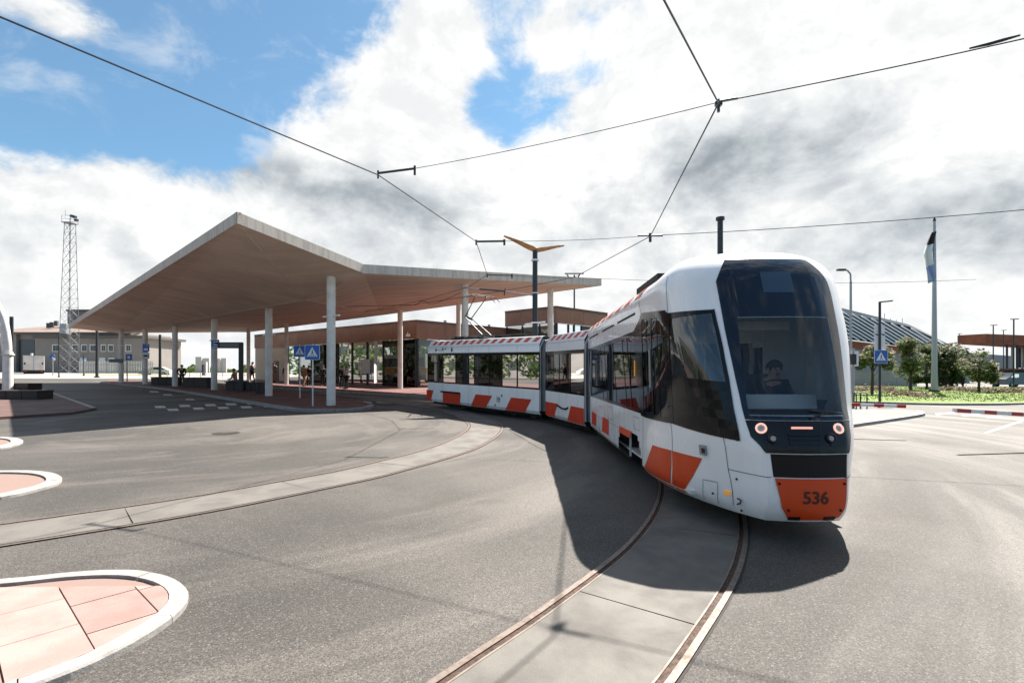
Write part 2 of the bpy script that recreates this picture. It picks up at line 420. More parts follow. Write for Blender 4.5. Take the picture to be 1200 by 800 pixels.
def track(name, line, piece, seed, dz=0.0, label_rail=True):
    rr = random.Random(seed)
    sg_w = .60; bed = MB(); ribbon(bed, line, sg_w, -sg_w, .003 + dz)
    tb = struct(obj(name, bed, 'seam'))
    n = max(4, int(piece / .25)); i = 0
    while i < len(line) - 2:
        j = min(i + n + rr.choice((-1, 0, 0, 1)), len(line) - 1)
        seg = [p.copy() for p in line[i:j + 1]]
        if len(seg) > 2:
            d0 = (seg[1] - seg[0]).normalized(); d1 = (seg[-1] - seg[-2]).normalized()
            seg[0] += d0 * .007; seg[-1] -= d1 * .007
            s_ = MB(); dh = rr.uniform(-.0015, .0015) + dz
            ribbon(s_, seg, .470, -.470, .012 + dh)
            obj('concrete_slab', s_, 'track_concrete', tb)
        i = j
    for sg in (1, -1):
        h_ = MB(); ribbon(h_, line, sg * .583, sg * .5335, .017 + dz); ribbon(h_, line, sg * .5335, sg * .5335, .017 + dz, -.012 + dz)
        ro = struct(obj('rail', h_, 'rail_head', tb))
        g_ = MB(); ribbon(g_, line, sg * .5335, sg * .488, .006 + dz)
        obj('rail_groove', g_, 'rail_rust', tb)
        l_ = MB(); ribbon(l_, line, sg * .488, sg * .472, .014 + dz); ribbon(l_, line, sg * .488, sg * .488, .006 + dz, .014 + dz)
        obj('rail_lip', l_, 'rail_lip', tb)
    return tb
track('track_bed', main_line, 2.6, 3)
track('track_bed', loop_line, 2.3, 5, dz=-.0015)

# ------------------------------------------------------------------ the tram
def paint(name, c, rough=.28, coat=.6, dirt=.12):
    m = bpy.data.materials.new(name); m.use_nodes = True; t = NT(m.node_tree); b = m.node_tree.nodes['Principled BSDF']
    p = t.n('ShaderNodeTexCoord').outputs['Object']
    n1 = t.noise(t.vmath('MULTIPLY', p, (1, 1, .35)), 2.6, 6, .65)
    s_ = t.n('ShaderNodeSeparateXYZ'); t.put(s_.inputs[0], p)
    splash = t.math('MULTIPLY', t.ramp(s_.outputs[2], .25, .95, 1, 0), t.ramp(t.noise(p, 9, 5, .7), .35, .7))
    f_ = t.math('ADD', t.math('MULTIPLY', t.ramp(n1, .45, .75), dirt), t.math('MULTIPLY', splash, dirt * 1.6), clamp=True)
    t.put(b.inputs['Base Color'], t.mix(f_, (*c, 1), tuple(x * .55 + y for x, y in zip(c, (.05, .045, .04))) + (1,)))
    t.put(b.inputs['Roughness'], t.ramp(n1, .3, .7, rough * .8, rough * 1.35))
    b.inputs['Coat Weight'].default_value = coat; b.inputs['Coat Roughness'].default_value = .06
    bn = t.n('ShaderNodeBump'); bn.inputs['Strength'].default_value = .04; bn.inputs['Distance'].default_value = .02
    t.put(bn.inputs['Height'], t.noise(p, 3.2, 2)); t.put(b.inputs['Normal'], bn.outputs[0])
    MATS[name] = m
paint('tram_white', (.86, .865, .875), dirt=.09); paint('tram_orange', (.66, .055, .0), .45, coat=.0, dirt=.06); paint('tram_red', (.58, .028, .0), .45, coat=.0, dirt=.06)
mat('tram_black', (.008, .009, .011), .10, spec=.3)
mat('tram_black_matt', (.008, .008, .009), .5, spec=.25)
mat('mask_black', (.008, .008, .010), .22, spec=.35)
mat('frit', (.003, .008, .020), .05, spec=.5)
mat('display_blue', (.020, .045, .075), .12, coat=.6)
mat('under', (.012, .012, .013), .8)
mat('bellows', (.17, .17, .175), .6, var=.3)
mat('bellows_edge', (.42, .42, .43), .5)
mat('tyre_steel', (.10, .095, .09), .4, .8)
mat('interior', (.66, .65, .62), .7); mat('interior_dark', (.05, .055, .07), .7); mat('dash_pale', (.62, .63, .62), .6)
mat('seat_cloth', (.10, .10, .13), .9); mat('pole_yellow', (.55, .30, .03), .4)
glass('tram_glass', (.55, .56, .58), .42, ior=1.5); glass('pane_clear', (.9, .91, .92), .9, ior=1.45); glass('cab_glass', (.6, .62, .64), .6, ior=2.0); glass('wind_glass', (.82, .88, .90), .92, ior=1.5)
glow('lamp_ring', (.85, .50, .40), .32); glow('lamp_bar', (.9, .42, .32), .26); mat('lamp_lens', (.40, .38, .38), .08, coat=1); glow('amber', (.75, .30, .03), .12)

LF, HW = 8.95, 1.15
R0, FV, NV = (3.40, 14.2), (-.0258, -.9997), (-.9997, .0258)
def smooth(t): t = max(0, min(1, t)); return t * t * (3 - 2 * t)
def nose_d(z):
    if z < 1.0: return .05 * smooth((.55 - z) / .35) + .02 * smooth((z - .5) / .5)
    if z < 1.45: return .02 + .17 * ((z - 1.0) / .45) ** 1.5
    return .19 + .372 * (z - 1.45) + .03 * max(0, z - 2.6) ** 2
def nose_w(b, z):
    t = smooth((z - .3) / 2.3)
    lo_ = .42 + .73 * (1 - max(0, 1 - b / 2.4) ** 2.3); hi_ = .50 + .65 * (1 - max(0, 1 - b / 1.6) ** 5.5)
    return lo_ * (1 - t) + hi_ * t
ZTOP = 3.46
def inset(z):
    if z < .42: return .05 * ((.42 - z) / .15) ** 2
    if z < 3.03: return 0
    return .42 * (1 - math.sqrt(max(0, 1 - ((z - 3.03) / (ZTOP - 3.03)) ** 2)))
def nose(q, z, off=0.0):
    """point of the leading car's skin: |q| <= 1 runs across the flat of the front,
    beyond that the distance back along the flank (plus towards the near flank)"""
    ins = inset(z); side = 1 if q > 0 else -1
    if abs(q) > 1:
        p = lambda b: (LF - nose_d(z) - b - .05 - ins * max(0, 1 - b / 2), side * (nose_w(b, z) - ins * (min(1, .35 + b) + .95 * smooth((b - .25) / 1.3))))
        b = abs(q) - 1; s, v = p(b)
        if off:
            (s1, v1), (s2, v2) = p(max(0, b - .02)), p(b + .02); l = math.hypot(s2 - s1, v2 - v1) or 1
            nx, ny = -(v2 - v1) / l, (s2 - s1) / l
            if ny * side < 0: nx, ny = -nx, -ny
            s += nx * off; v += ny * off
    else:
        s = LF - nose_d(z) - .05 * q * q - ins + off; v = q * (nose_w(0, z) - ins * .35)
    return Vector((R0[0] + FV[0] * s + NV[0] * v, R0[1] + FV[1] * s + NV[1] * v, z))
def poly_at(pl, t):
    k = t * (len(pl) - 1); i = min(int(k), len(pl) - 2); f_ = k - i
    return pl[i][0] + (pl[i + 1][0] - pl[i][0]) * f_, pl[i][1] + (pl[i + 1][1] - pl[i][1]) * f_
def panel(left, right, off=.006, nu=16, nv=16, mb=None):
    "patch of skin between two edges given as (q, z) polylines, bottom to top"
    rows = []
    for i in range(nv + 1):
        (q0, z0), (q1, z1) = poly_at(left, i / nv), poly_at(right, i / nv)
        rows.append([nose(q0 + (q1 - q0) * j / nu, z0 + (z1 - z0) * j / nu, off) for j in range(nu + 1)])
    mb = mb or MB(); mb.grid(rows); return mb
def inside(poly, x, y):
    r = False; j = len(poly) - 1
    for i in range(len(poly)):
        (xi, yi), (xj, yj) = poly[i], poly[j]
        if (yi > y) != (yj > y) and x < (xj - xi) * (y - yi) / (yj - yi) + xi: r = not r
        j = i
    return r
def seam(pts, w=.008, off=.004, mb=None):
    "dark joint line drawn along the skin"
    mb = mb or MB(); dense = []
    for (a, b) in zip(pts[:-1], pts[1:]):
        n = max(2, int(math.hypot(b[0] - a[0], b[1] - a[1]) / .05))
        dense += [(a[0] + (b[0] - a[0]) * k / n, a[1] + (b[1] - a[1]) * k / n) for k in range(n)]
    dense.append(pts[-1]); P = [nose(q, z, off) for q, z in dense]; rows = []
    for i, p in enumerate(P):
        t = (P[min(i + 1, len(P) - 1)] - P[max(0, i - 1)]).normalized(); nrm = nose(*dense[i], off + .02) - p
        sd_ = t.cross(nrm).normalized() * (w / 2); rows.append([p - sd_, p + sd_])
    mb.grid(rows); return mb
def frame(q, z):
    p = nose(q, z); n = (nose(q, z, .02) - p)
    u = nose(q, z + .03) - nose(q, z - .03); w = nose(q - .03, z) - nose(q + .03, z)
    n2 = w.cross(u).normalized()
    if n2.dot(n) < 0: n2 = -n2
    u = Vector((0, 0, 1)) - n2 * n2.z; u.normalize(); w = u.cross(n2).normalized()
    return p, n2, u, w
def ring(q, z, r0, r1, out, depth=.03, n=20):
    p, nrm, u, w = frame(q, z); mb = MB(); rows = []
    for r_, h_ in ((r0, out - depth), (r0, out), ((r0 + r1) / 2, out + .008), (r1, out), (r1, out - depth)):
        if r_ <= 0: r_ = 1e-4
        rows.append([p + nrm * h_ + (u * math.cos(2 * math.pi * k / n) + w * math.sin(2 * math.pi * k / n)) * r_ for k in range(n)])
    mb.grid(rows, True); return mb
def blockon(q, z, w_, h_, out, th=.03):
    p, nrm, u, w = frame(q, z); mb = MB(); c = p + nrm * out
    mb.slab([c - w * w_ / 2 - u * h_ / 2, c + w * w_ / 2 - u * h_ / 2, c + w * w_ / 2 + u * h_ / 2, c - w * w_ / 2 + u * h_ / 2], nrm, th); return mb

tram = thing('tram', 'white three section articulated tram with orange panels numbered 536 turning on the curve', 'tram', (R0[0], R0[1], 0))
# --- leading car shell
arch = [(5.72, .20), (5.45, .80), (3.95, .82), (3.38, .20)]
cab_win = ([(2.24, 1.19), (1.62, 2.66)], [(1.20, 1.10), (1.13, 1.73), (1.11, 2.24), (1.12, 2.64)])
door_win = ([(3.42, 1.18), (2.98, 2.80)], [(2.27, 1.19), (1.70, 2.68)])
clear_l, clear_r = [(1.05, 1.39), (1.02, 1.95), (1.0, 2.53)], [(-1.02, 1.40), (-1.03, 1.95), (-1.03, 2.53)]
def shrink(poly, k):
    cx, cy = sum(p[0] for p in poly) / len(poly), sum(p[1] for p in poly) / len(poly)
    return [(cx + (x - cx) * k, cy + (y - cy) * k) for x, y in poly]
holes = [shrink([*cab_win[0], *cab_win[1][::-1]], .93), shrink([*door_win[0], *door_win[1][::-1]], .9), shrink([*clear_l, *clear_r[::-1]], 1.02), arch]
holes += [[(-a[0] - dq, a[1]) for a in h_] for h_, dq in ((holes[1], .75), (arch, 0))]
bq = [1 + b for b in [.03, .06, .1, .14, .18, .22, .28, .34, .4, .46, .52, .6, .68, .76, .84, .92, 1.0, 1.1, 1.2, 1.3, 1.4, 1.5, 1.6, 1.7, 1.8, 1.9, 2.0, 2.1, 2.2, 2.3, 2.4, 2.5]] + [1 + 2.6 + .1 * i for i in range(63)]
qs = bq[::-1] + [1 - i / 8 for i in range(17)] + [-b for b in bq]
zs = [.25, .28, .33, .38, .45, .52, .6, .68, .74, .82, .9, .98, 1.06, 1.14, 1.21] + [1.21 + .0623 * i for i in range(1, 22)] + [2.58, 2.66, 2.74, 2.84, 2.94, 3.03, 3.1, 3.17, 3.24, 3.3, 3.35, 3.395, 3.43, 3.452, 3.46]
zs = sorted(set(round(z, 4) for z in zs))
W0, W1 = 3.6, 9.7          # flank window band in q
shell = MB(); pts = [[nose(q, z) for q in qs] for z in zs]
for r_ in pts: shell.v += [tuple(p) for p in r_]
nq = len(qs)
for i in range(len(zs) - 1):
    zc = (zs[i] + zs[i + 1]) / 2
    for j in range(nq - 1):
        qc = (qs[j] + qs[j + 1]) / 2
        if 1.21 < zc < 2.58 and W0 < abs(qc) < W1: continue
        if any(inside(h_, qc, zc) for h_ in holes): continue
        shell.f.append((i * nq + j, i * nq + j + 1, (i + 1) * nq + j + 1, (i + 1) * nq + j)); shell.mi.append(0)
top = [nose(q, ZTOP) for q in qs]; k0 = len(shell.v); shell.v += [tuple(p) for p in top]
half = nq // 2
for j in range(half):
    a, b = j, nq - 1 - j
    if b - a > 2: shell.f.append((k0 + a, k0 + a + 1, k0 + b - 1, k0 + b)); shell.mi.append(0)
    elif b - a == 2: shell.f.append((k0 + a, k0 + a + 1, k0 + b)); shell.mi.append(0)
body = obj('car_body', shell, 'tram_white', tram, smooth=40)
# windscreen surround, glass and destination box
wl = [(1.09, 1.345), (1.08, 1.54), (1.07, 2.03), (1.07, 2.55), (1.075, 3.0), (1.01, 3.30)]
wr = [(-1.10, 1.345), (-1.10, 1.54), (-1.11, 2.03), (-1.12, 2.55), (-1.14, 2.95), (-1.03, 3.28)]
def edge_z(pl, z):
    for a, b in zip(pl[:-1], pl[1:]):
        if a[1] <= z <= b[1]: return a[0] + (b[0] - a[0]) * (z - a[1]) / (b[1] - a[1])
    return pl[0][0] if z < pl[0][1] else pl[-1][0]
fr_ = MB(); zz = [1.39, 1.6, 1.8, 2.03, 2.3, 2.53]
panel([(edge_z(wl, z), z) for z in zz], [(edge_z(clear_l, z), z) for z in zz], .008, 5, 14, fr_)
panel([(edge_z(clear_r, z), z) for z in zz], [(edge_z(wr, z), z) for z in zz], .008, 5, 14, fr_)
panel([(edge_z(wl, z), z) for z in (1.345, 1.36, 1.39)], [(edge_z(wr, z), z) for z in (1.345, 1.36, 1.39)], .008, 40, 3, fr_)
zz = [2.53, 2.7, 2.85, 3.0, 3.1, 3.2, 3.3]
panel([(edge_z(wl, z), z) for z in zz], [(edge_z(wr, z), z) for z in zz], .008, 40, 18, fr_)
obj('windscreen_surround', fr_, 'frit', body, smooth=50)
ws = obj('windscreen', panel(clear_l, clear_r, .0075, 30, 16), 'wind_glass', body, smooth=60)
obj('destination_display', panel([(.32, 2.83), (.32, 3.10)], [(-.42, 2.83), (-.42, 3.10)], .012, 10, 5), 'display_blue', body, smooth=60)
wip = MB(); wip.tube([nose(-.15, 1.37, .03), nose(-.55, 1.43, .045)], .012, 6); wip.tube([nose(-.95, 1.42, .05), nose(-.2, 1.46, .05)], .009, 6)
obj('wiper', wip, 'black', body)
# black lamp mask, with lamps
ml = [(1.0, 1.0), (1.03, 1.07), (1.085, 1.16), (1.09, 1.30), (1.09, 1.335)]
mr = [(-1.0, 1.0), (-1.03, 1.05), (-1.07, 1.16), (-1.08, 1.30), (-1.10, 1.335)]
mask = obj('lamp_mask', panel(ml, mr, .010, 34, 14), 'mask_black', body, smooth=60)
for q, z in ((1.0, 1.255), (-.80, 1.255)):
    hl = obj('headlight', ring(q, z, .040, .058, .022), 'lamp_ring', body, smooth=True)
    obj('lens', ring(q, z, 0, .039, .014), 'lamp_lens', hl, smooth=True)
for q, z in ((.80, 1.15), (-.55, 1.155)):
    hl = obj('fog_light', ring(q, z, .034, .056, .03), 'mask_black', body, smooth=True)
    obj('lens', ring(q, z, 0, .034, .022), 'lamp_lens', hl, smooth=True)
    obj('lamp_hood', blockon(q - .14 * (1 if q > 0 else 1), z - .03, .16, .10, .016, .02), 'mask_black', hl)
obj('running_light', blockon(.10, 1.262, .22, .022, .022), 'lamp_bar', body)
vent = MB()
for z in (1.20, 1.155, 1.11):
    p_ = panel([(.45, z - .013), (.45, z + .013)], [(-.33, z - .013), (-.33, z + .013)], .022, 10, 1, vent)
obj('vent_slat', vent, 'mask_black', mask)
sm = MB()
for l_ in ([(.47, 1.33), (.42, 1.14), (.32, 1.02)], [(-.36, 1.33), (-.30, 1.14), (-.22, 1.02)], [(1.06, 1.335), (-1.08, 1.335)]): seam(l_, .009, .014, sm)
obj('panel_gap', sm, 'black', mask)
obj('coupler_flap', panel([(.86, .745), (.90, .99)], [(-.96, .745), (-.96, .99)], .004, 20, 6), 'tram_black_matt', body, smooth=60)
op_l, op_r = [(.30, .275), (.52, .31), (.68, .42), (.84, .735)], [(-.72, .275), (-.86, .31), (-.93, .42), (-.955, .735)]
orange = obj('number_panel', panel(op_l, op_r, .012, 20, 12), 'tram_orange', body, smooth=60)
bo = MB()
for q, z in ((.74, .68), (-.87, .68), (.52, .40), (-.80, .40)):
    r_ = ring(q, z, 0, .014, .02, .02, 8); i0 = len(bo.v); bo.v += r_.v; bo.f += [tuple(i + i0 for i in f_) for f_ in r_.f]; bo.mi += r_.mi
obj('bolt', bo, 'tram_black_matt', orange)
hk = MB()
for q in (.34, -.58):
    r_ = blockon(q, .305, .12, .045, .02, .03); i0 = len(hk.v); hk.v += r_.v; hk.f += [tuple(i + i0 for i in f_) for f_ in r_.f]; hk.mi += r_.mi
obj('tow_slot', hk, 'tram_black_matt', orange)
def letter(body_, size, place, m, parent, name='lettering', squeeze=1.0):
    me = text_mesh(body_, size); off = base_of(parent)
    for v in me.vertices: v.co = place(v.co.x * squeeze, v.co.y) - off
    me.materials.append(MATS[m]); o = link(name, me, parent); return o
wq = nose_w(0, .55)
me_place = lambda x, y: nose(-.12 - x / wq, .475 + y, .018)
mat('number_ink', (.05, .008, .004), .5)
num = letter('536', .185, me_place, 'number_ink', orange, 'number')
# near flank: door, cab window, stripes, joints
def flank(sg):
    dm = MB()
    fd_ = 0 if sg > 0 else .75; dl, dr = [((q + fd_) * sg, z) for q, z in door_win[0]], [((q + fd_) * sg, z) for q, z in door_win[1]]
    d = obj('door', panel(dl, dr, .005, 14, 14), 'tram_glass' if sg > 0 else 'pane_clear', body, smooth=60)
    f2 = MB()
    def strip(a, b, w=.05): seam([((a[0] + fd_) * sg, a[1]), ((b[0] + fd_) * sg, b[1])], w, .012, f2)
    strip((3.42, 1.18), (2.98, 2.80), .09); strip((2.27, 1.19), (1.70, 2.68), .10); strip((3.40, 1.21), (2.29, 1.22), .07); strip((2.98, 2.78), (1.72, 2.66), .10)
    strip((2.86, 1.22), (2.40, 2.74), .07); strip((3.12, 1.22), (2.68, 2.74), .035); strip((2.58, 1.22), (2.1, 2.70), .035)
    obj('door_frame', f2, 'tram_black', d)
    hb = MB(); hb.tube([nose(2.72 * sg, 1.65, .04), nose(2.54 * sg, 2.2, .04)], .016, 6); obj('handle', hb, 'grey_metal', d)
    cl_, cr_ = [(q * sg, z) for q, z in cab_win[0]], [((q + (0 if sg > 0 else .5)) * sg, z) for q, z in cab_win[1]]
    cw = MB(); lo_l, lo_r = [poly_at(cl_, 0), poly_at(cl_, .45)], [poly_at(cr_, 0), poly_at(cr_, .17), poly_at(cr_, .35)]
    ccc = obj('cab_window', panel([poly_at(cl_, .45), poly_at(cl_, .94)], [poly_at(cr_, k) for k in (.35, .5, .75, .96)], .005, 12, 12), 'cab_glass', body, smooth=60)
    bl = panel(lo_l, lo_r, .008, 12, 6)
    panel([poly_at(cl_, .94), poly_at(cl_, 1)], [poly_at(cr_, .96), poly_at(cr_, 1)], .008, 12, 2, bl)
    def fstrip(a, b, w): seam([a, b], w, .011, bl)
    fstrip(poly_at(cl_, .0), poly_at(cl_, 1), .10)
    for k in range(8): fstrip(poly_at(cr_, k / 8), poly_at(cr_, (k + 1) / 8), .045)
    obj('window_surround', bl, 'tram_black', ccc)
    jn = MB()
    seam([(3.58 * sg, .29), (3.50 * sg, 1.2), (2.98 * sg, 2.84), (3.1 * sg, 3.2)], .010, .005, jn)
    seam([(2.36 * sg, .30), (2.27 * sg, 1.2)], .008, .005, jn); seam([(1.66 * sg, 2.68), (1.60 * sg, 3.2)], .008, .005, jn)
    seam([(1.35 * sg, 1.12), (1.37 * sg, .75), (1.34 * sg, .34)], .007, .005, jn); seam([(1.37 * sg, .755), (1.0 * sg, .74), (.90 * sg, .742)], .007, .005, jn)
    seam([(1.75 * sg, .30), (1.74 * sg, .56), (1.53 * sg, .57), (1.54 * sg, .30)], .006, .005, jn)
    seam([(9.7 * sg, .75), (5.6 * sg, .78)], .005, .004, jn)
    for q in (8.6, 7.4, 6.3): seam([(q * sg, .3), (q * sg, 1.2)], .006, .004, jn)
    obj('panel_gap', jn, 'seam', body)
    pr = panel([(3.52 * sg, .30), (2.98 * sg, .80)], [(2.40 * sg, .285), (2.34 * sg, .82)], .006, 10, 6)
    obj('stripe', pr, 'tram_orange', body, smooth=60)
    obj('stripe', panel([(2.35 * sg, .285), (2.32 * sg, .82)], [(2.12 * sg, .285), (1.71 * sg, .82)], .006, 8, 6), 'tram_orange', body, smooth=60)
    obj('stripe', panel([(9.55 * sg, .33), (9.5 * sg, .80)], [(8.75 * sg, .33), (8.7 * sg, .80)], .006, 3, 3), 'tram_red', body)
    obj('stripe', panel([(7.75 * sg, .33), (7.6 * sg, .82)], [(6.75 * sg, .33), (6.75 * sg, .82)], .006, 3, 3), 'tram_red', body)
    obj('arch_cover', panel([(5.55 * sg, .70), (5.45 * sg, .82)], [(4.6 * sg, .70), (4.3 * sg, .84)], .010, 4, 2), 'tram_orange', body)
    # window band: panes and posts
    edges = [9.7, 8.75, 7.5, 6.9, 5.75, 4.75, 4.3, 3.6]
    po = MB()
    for e0, e1 in zip(edges[:-1], edges[1:]):
        obj('window_pane', panel([(e0 * sg, 1.21), (e0 * sg, 2.58)], [(e1 * sg, 1.21), (e1 * sg, 2.58)], -.006, 2, 2), 'tram_glass' if sg > 0 else 'pane_clear', body)
    for e in edges: panel([((e + .035) * sg, 1.21), ((e + .035) * sg, 2.58)], [((e - .035) * sg, 1.21), ((e - .035) * sg, 2.58)], .003, 1, 1, po)
    panel([(9.7 * sg, 1.21), (9.7 * sg, 1.27)], [(3.55 * sg, 1.21), (3.55 * sg, 1.27)], .004, 12, 1, po)
    panel([(9.7 * sg, 2.50), (9.7 * sg, 2.585)], [(3.2 * sg, 2.50), (3.1 * sg, 2.585)], .004, 12, 1, po)
    panel([(3.62 * sg, 1.18), (3.62 * sg, 2.585)], [(3.40 * sg, 1.18), (3.02 * sg, 2.78)], .004, 2, 8, po)
    obj('window_post', po, 'tram_black', body)
flank(1); flank(-1)
for q0, q1, z0, z1 in ((8.3, 7.7, .45, 1.05), (6.9, 6.2, .86, 1.12), (4.2, 3.75, .92, 1.12)):
    o = MB(); seam([(q0, z0), (q1, z0), (q1, z1), (q0, z1), (q0, z0)], .006, .0045, o); seam([(q0 - .06, z0 + .05), (q0 - .09, z0 + .05)], .02, .006, o); tag(obj('service_hatch', o, 'seam', body), None, kind='stuff')
for q in (9.2, 7.0, 5.0):
    o = panel([(q, 2.86), (q, 2.90)], [(q - 1.6, 2.86), (q - 1.6, 2.90)], .005, 6, 1); obj('cantrail_strip', o, 'seam', body)
o = MB(); seam([(9.7, .36), (5.75, .36)], .02, .004, o); seam([(3.35, .36), (2.5, .36)], .012, .004, o); tag(obj('skirt_seal', o, 'seam', body), None, kind='stuff')
obj('door_button', blockon(3.75, 1.95, .03, .26, .012, .012), 'amber', body)
sq = obj('camera_pod', blockon(1.66, .93, .10, .12, .03, .03), 'grey_metal', body); obj('lens', blockon(1.64, .93, .05, .06, .04, .02), 'black', sq)
obj('side_marker', blockon(1.41, .475, .07, .045, .02, .02), 'amber', body)
ey = MB(); P = [nose(1.29, .44, .012), nose(1.24, .43, .03), nose(1.25, .39, .03), nose(1.29, .37, .012)]; ey.tube(P, .009, 6); obj('tow_hook', ey, 'black', body)
dots = MB()
for q, z in ((1.29, .66), (1.60, .42), (1.25, .30)):
    r_ = ring(q, z, 0, .014, .008, .02, 8); i0 = len(dots.v); dots.v += r_.v; dots.f += [tuple(i + i0 for i in f_) for f_ in r_.f]; dots.mi += r_.mi
obj('cap_screw', dots, 'black', body)
for k in range(7):
    b = 3.0 + k * .95
    obj('roof_stripe', panel([(b + .45, 3.12), (b + .25, 3.30)], [(b, 3.12), (b - .2, 3.30)], .006, 4, 3), 'tram_orange', body)
hv = MB(); c = nose(3.6, 3.4); hv.box((R0[0] + FV[0] * 4.9 - .50, R0[1] + FV[1] * 4.9, 3.44), (.5, 1.6, .14), math.atan2(FV[1], FV[0]) + R(90))
obj('roof_unit', hv, 'tram_black_matt', body)
mirror = MB()
# small print on the leading car's flank
for q, z, s_ in ((3.72, .60, .075),):
    letter('21', s_, (lambda x, y, q=q, z=z: nose(q - x, z + y, .008)), 'number_ink' if q > 5 else 'black', body, 'lettering')

# --- inside the leading car
def FR(s, v, z): return Vector((R0[0] + FV[0] * s + NV[0] * v, R0[1] + FV[1] * s + NV[1] * v, z))
yaw = math.atan2(FV[1], FV[0])
inn = MB(); inn.box(FR(4.1, 0, .34), (7.8, 1.9, .04), yaw); inn.box(FR(3.4, 0, 2.78), (6.4, 1.9, .04), yaw)
fl = obj('floor', inn, 'interior', tram)
pt = MB(); pt.box(FR(6.9, .78, .38), (.05, .6, 2.35), yaw); pt.box(FR(6.9, -.78, .38), (.05, .6, 2.35), yaw); pt.box(FR(6.88, 0, 2.3), (.05, .96, .45), yaw)
obj('cab_partition', pt, 'interior', tram)
ds = MB()
rows = []
for s, z in ((7.35, 1.42), (7.85, 1.52), (8.15, 1.45), (8.25, 1.02), (8.25, .40)):
    w_ = .85 if s < 8 else .62
    rows.append([FR(s, v, z) for v in (w_, w_ * .5, 0, -w_ * .5, -w_)])
ds.grid(rows); dash = obj('dashboard', ds, 'interior_dark', tram, smooth=40)
pl = MB(); pl.slab([FR(8.30, .45, 1.44), FR(8.30, -.45, 1.44), FR(8.14, -.52, 1.60), FR(8.14, .52, 1.60)], FV + (.8,), .02)
obj('dashboard_bright_strip', pl, 'dash_pale', dash)  # pale strip; light reflected off the dashboard is put into its colour
vz = MB(); vz.slab([FR(7.78, .45, 2.42), FR(7.78, -.40, 2.42), FR(7.74, -.40, 2.53), FR(7.74, .45, 2.53)], FV + (0,), .015); obj('sun_blind', vz, 'interior', tram)
for k in range(5):
    for v in (.72, -.72):
        se = MB(); s = 5.6 - k * 1.15
        se.box(FR(s, v, .75), (.45, .62, .10), yaw); se.box(FR(s - .22, v, .80), (.08, .62, .70), yaw); obj('seat', se, 'seat_cloth', tram)
gp = MB()
for s, v in ((6.2, .35), (5.0, -.3), (3.8, .35), (2.4, -.3), (1.2, .3)): gp.tube([FR(s, v, .38), FR(s, v, 2.78)], .018, 6)
obj('grab_pole', gp, 'pole_yellow', tram)
stw = MB(); c = FR(8.0, -.05, 1.62); 
stw.tube([c + Vector((NV[0] * math.cos(a) * .2, NV[1] * math.cos(a) * .2, 0)) + Vector((FV[0] * .12, FV[1] * .12, .16)) * math.sin(a) for a in [i * math.pi / 8 for i in range(17)]], .014, 6)
obj('control_wheel', stw, 'black', dash)

# --- middle and rear cars: straight boxes between two ends
class Car:
    def __init__(s, a, b, za, zb):
        s.a, s.b = Vector((*a, 0)), Vector((*b, 0)); s.d = (s.b - s.a); s.L = s.d.length; s.d.normalize()
        s.n = Vector((s.d.y, -s.d.x, 0))
        if s.n.y > 0: s.n = -s.n               # outward on the near side
        s.za, s.zb = za, zb
    def p(s, t, v, z):                          # t along the near side line, v out from the axis (near side +HW), z height
        return s.a + s.d * t + s.n * (v - HW) + Vector((0, 0, z + s.za + (s.zb - s.za) * t / s.L))
    def px(s, x):                               # how far along the near side a photograph column meets it
        k = (x - CX) / F; return (k * s.a.y - s.a.x) / (s.d.x - k * s.d.y)
PROF = [(1.08, .28), (1.15, .40), (1.15, 1.20)]
PROF2 = [(1.15, 2.585), (1.14, 2.88), (.96, 3.17), (.82, 3.20), (.80, 2.98), (-.80, 2.98), (-.82, 3.20), (-.96, 3.17), (-1.14, 2.88), (-1.15, 2.585)]
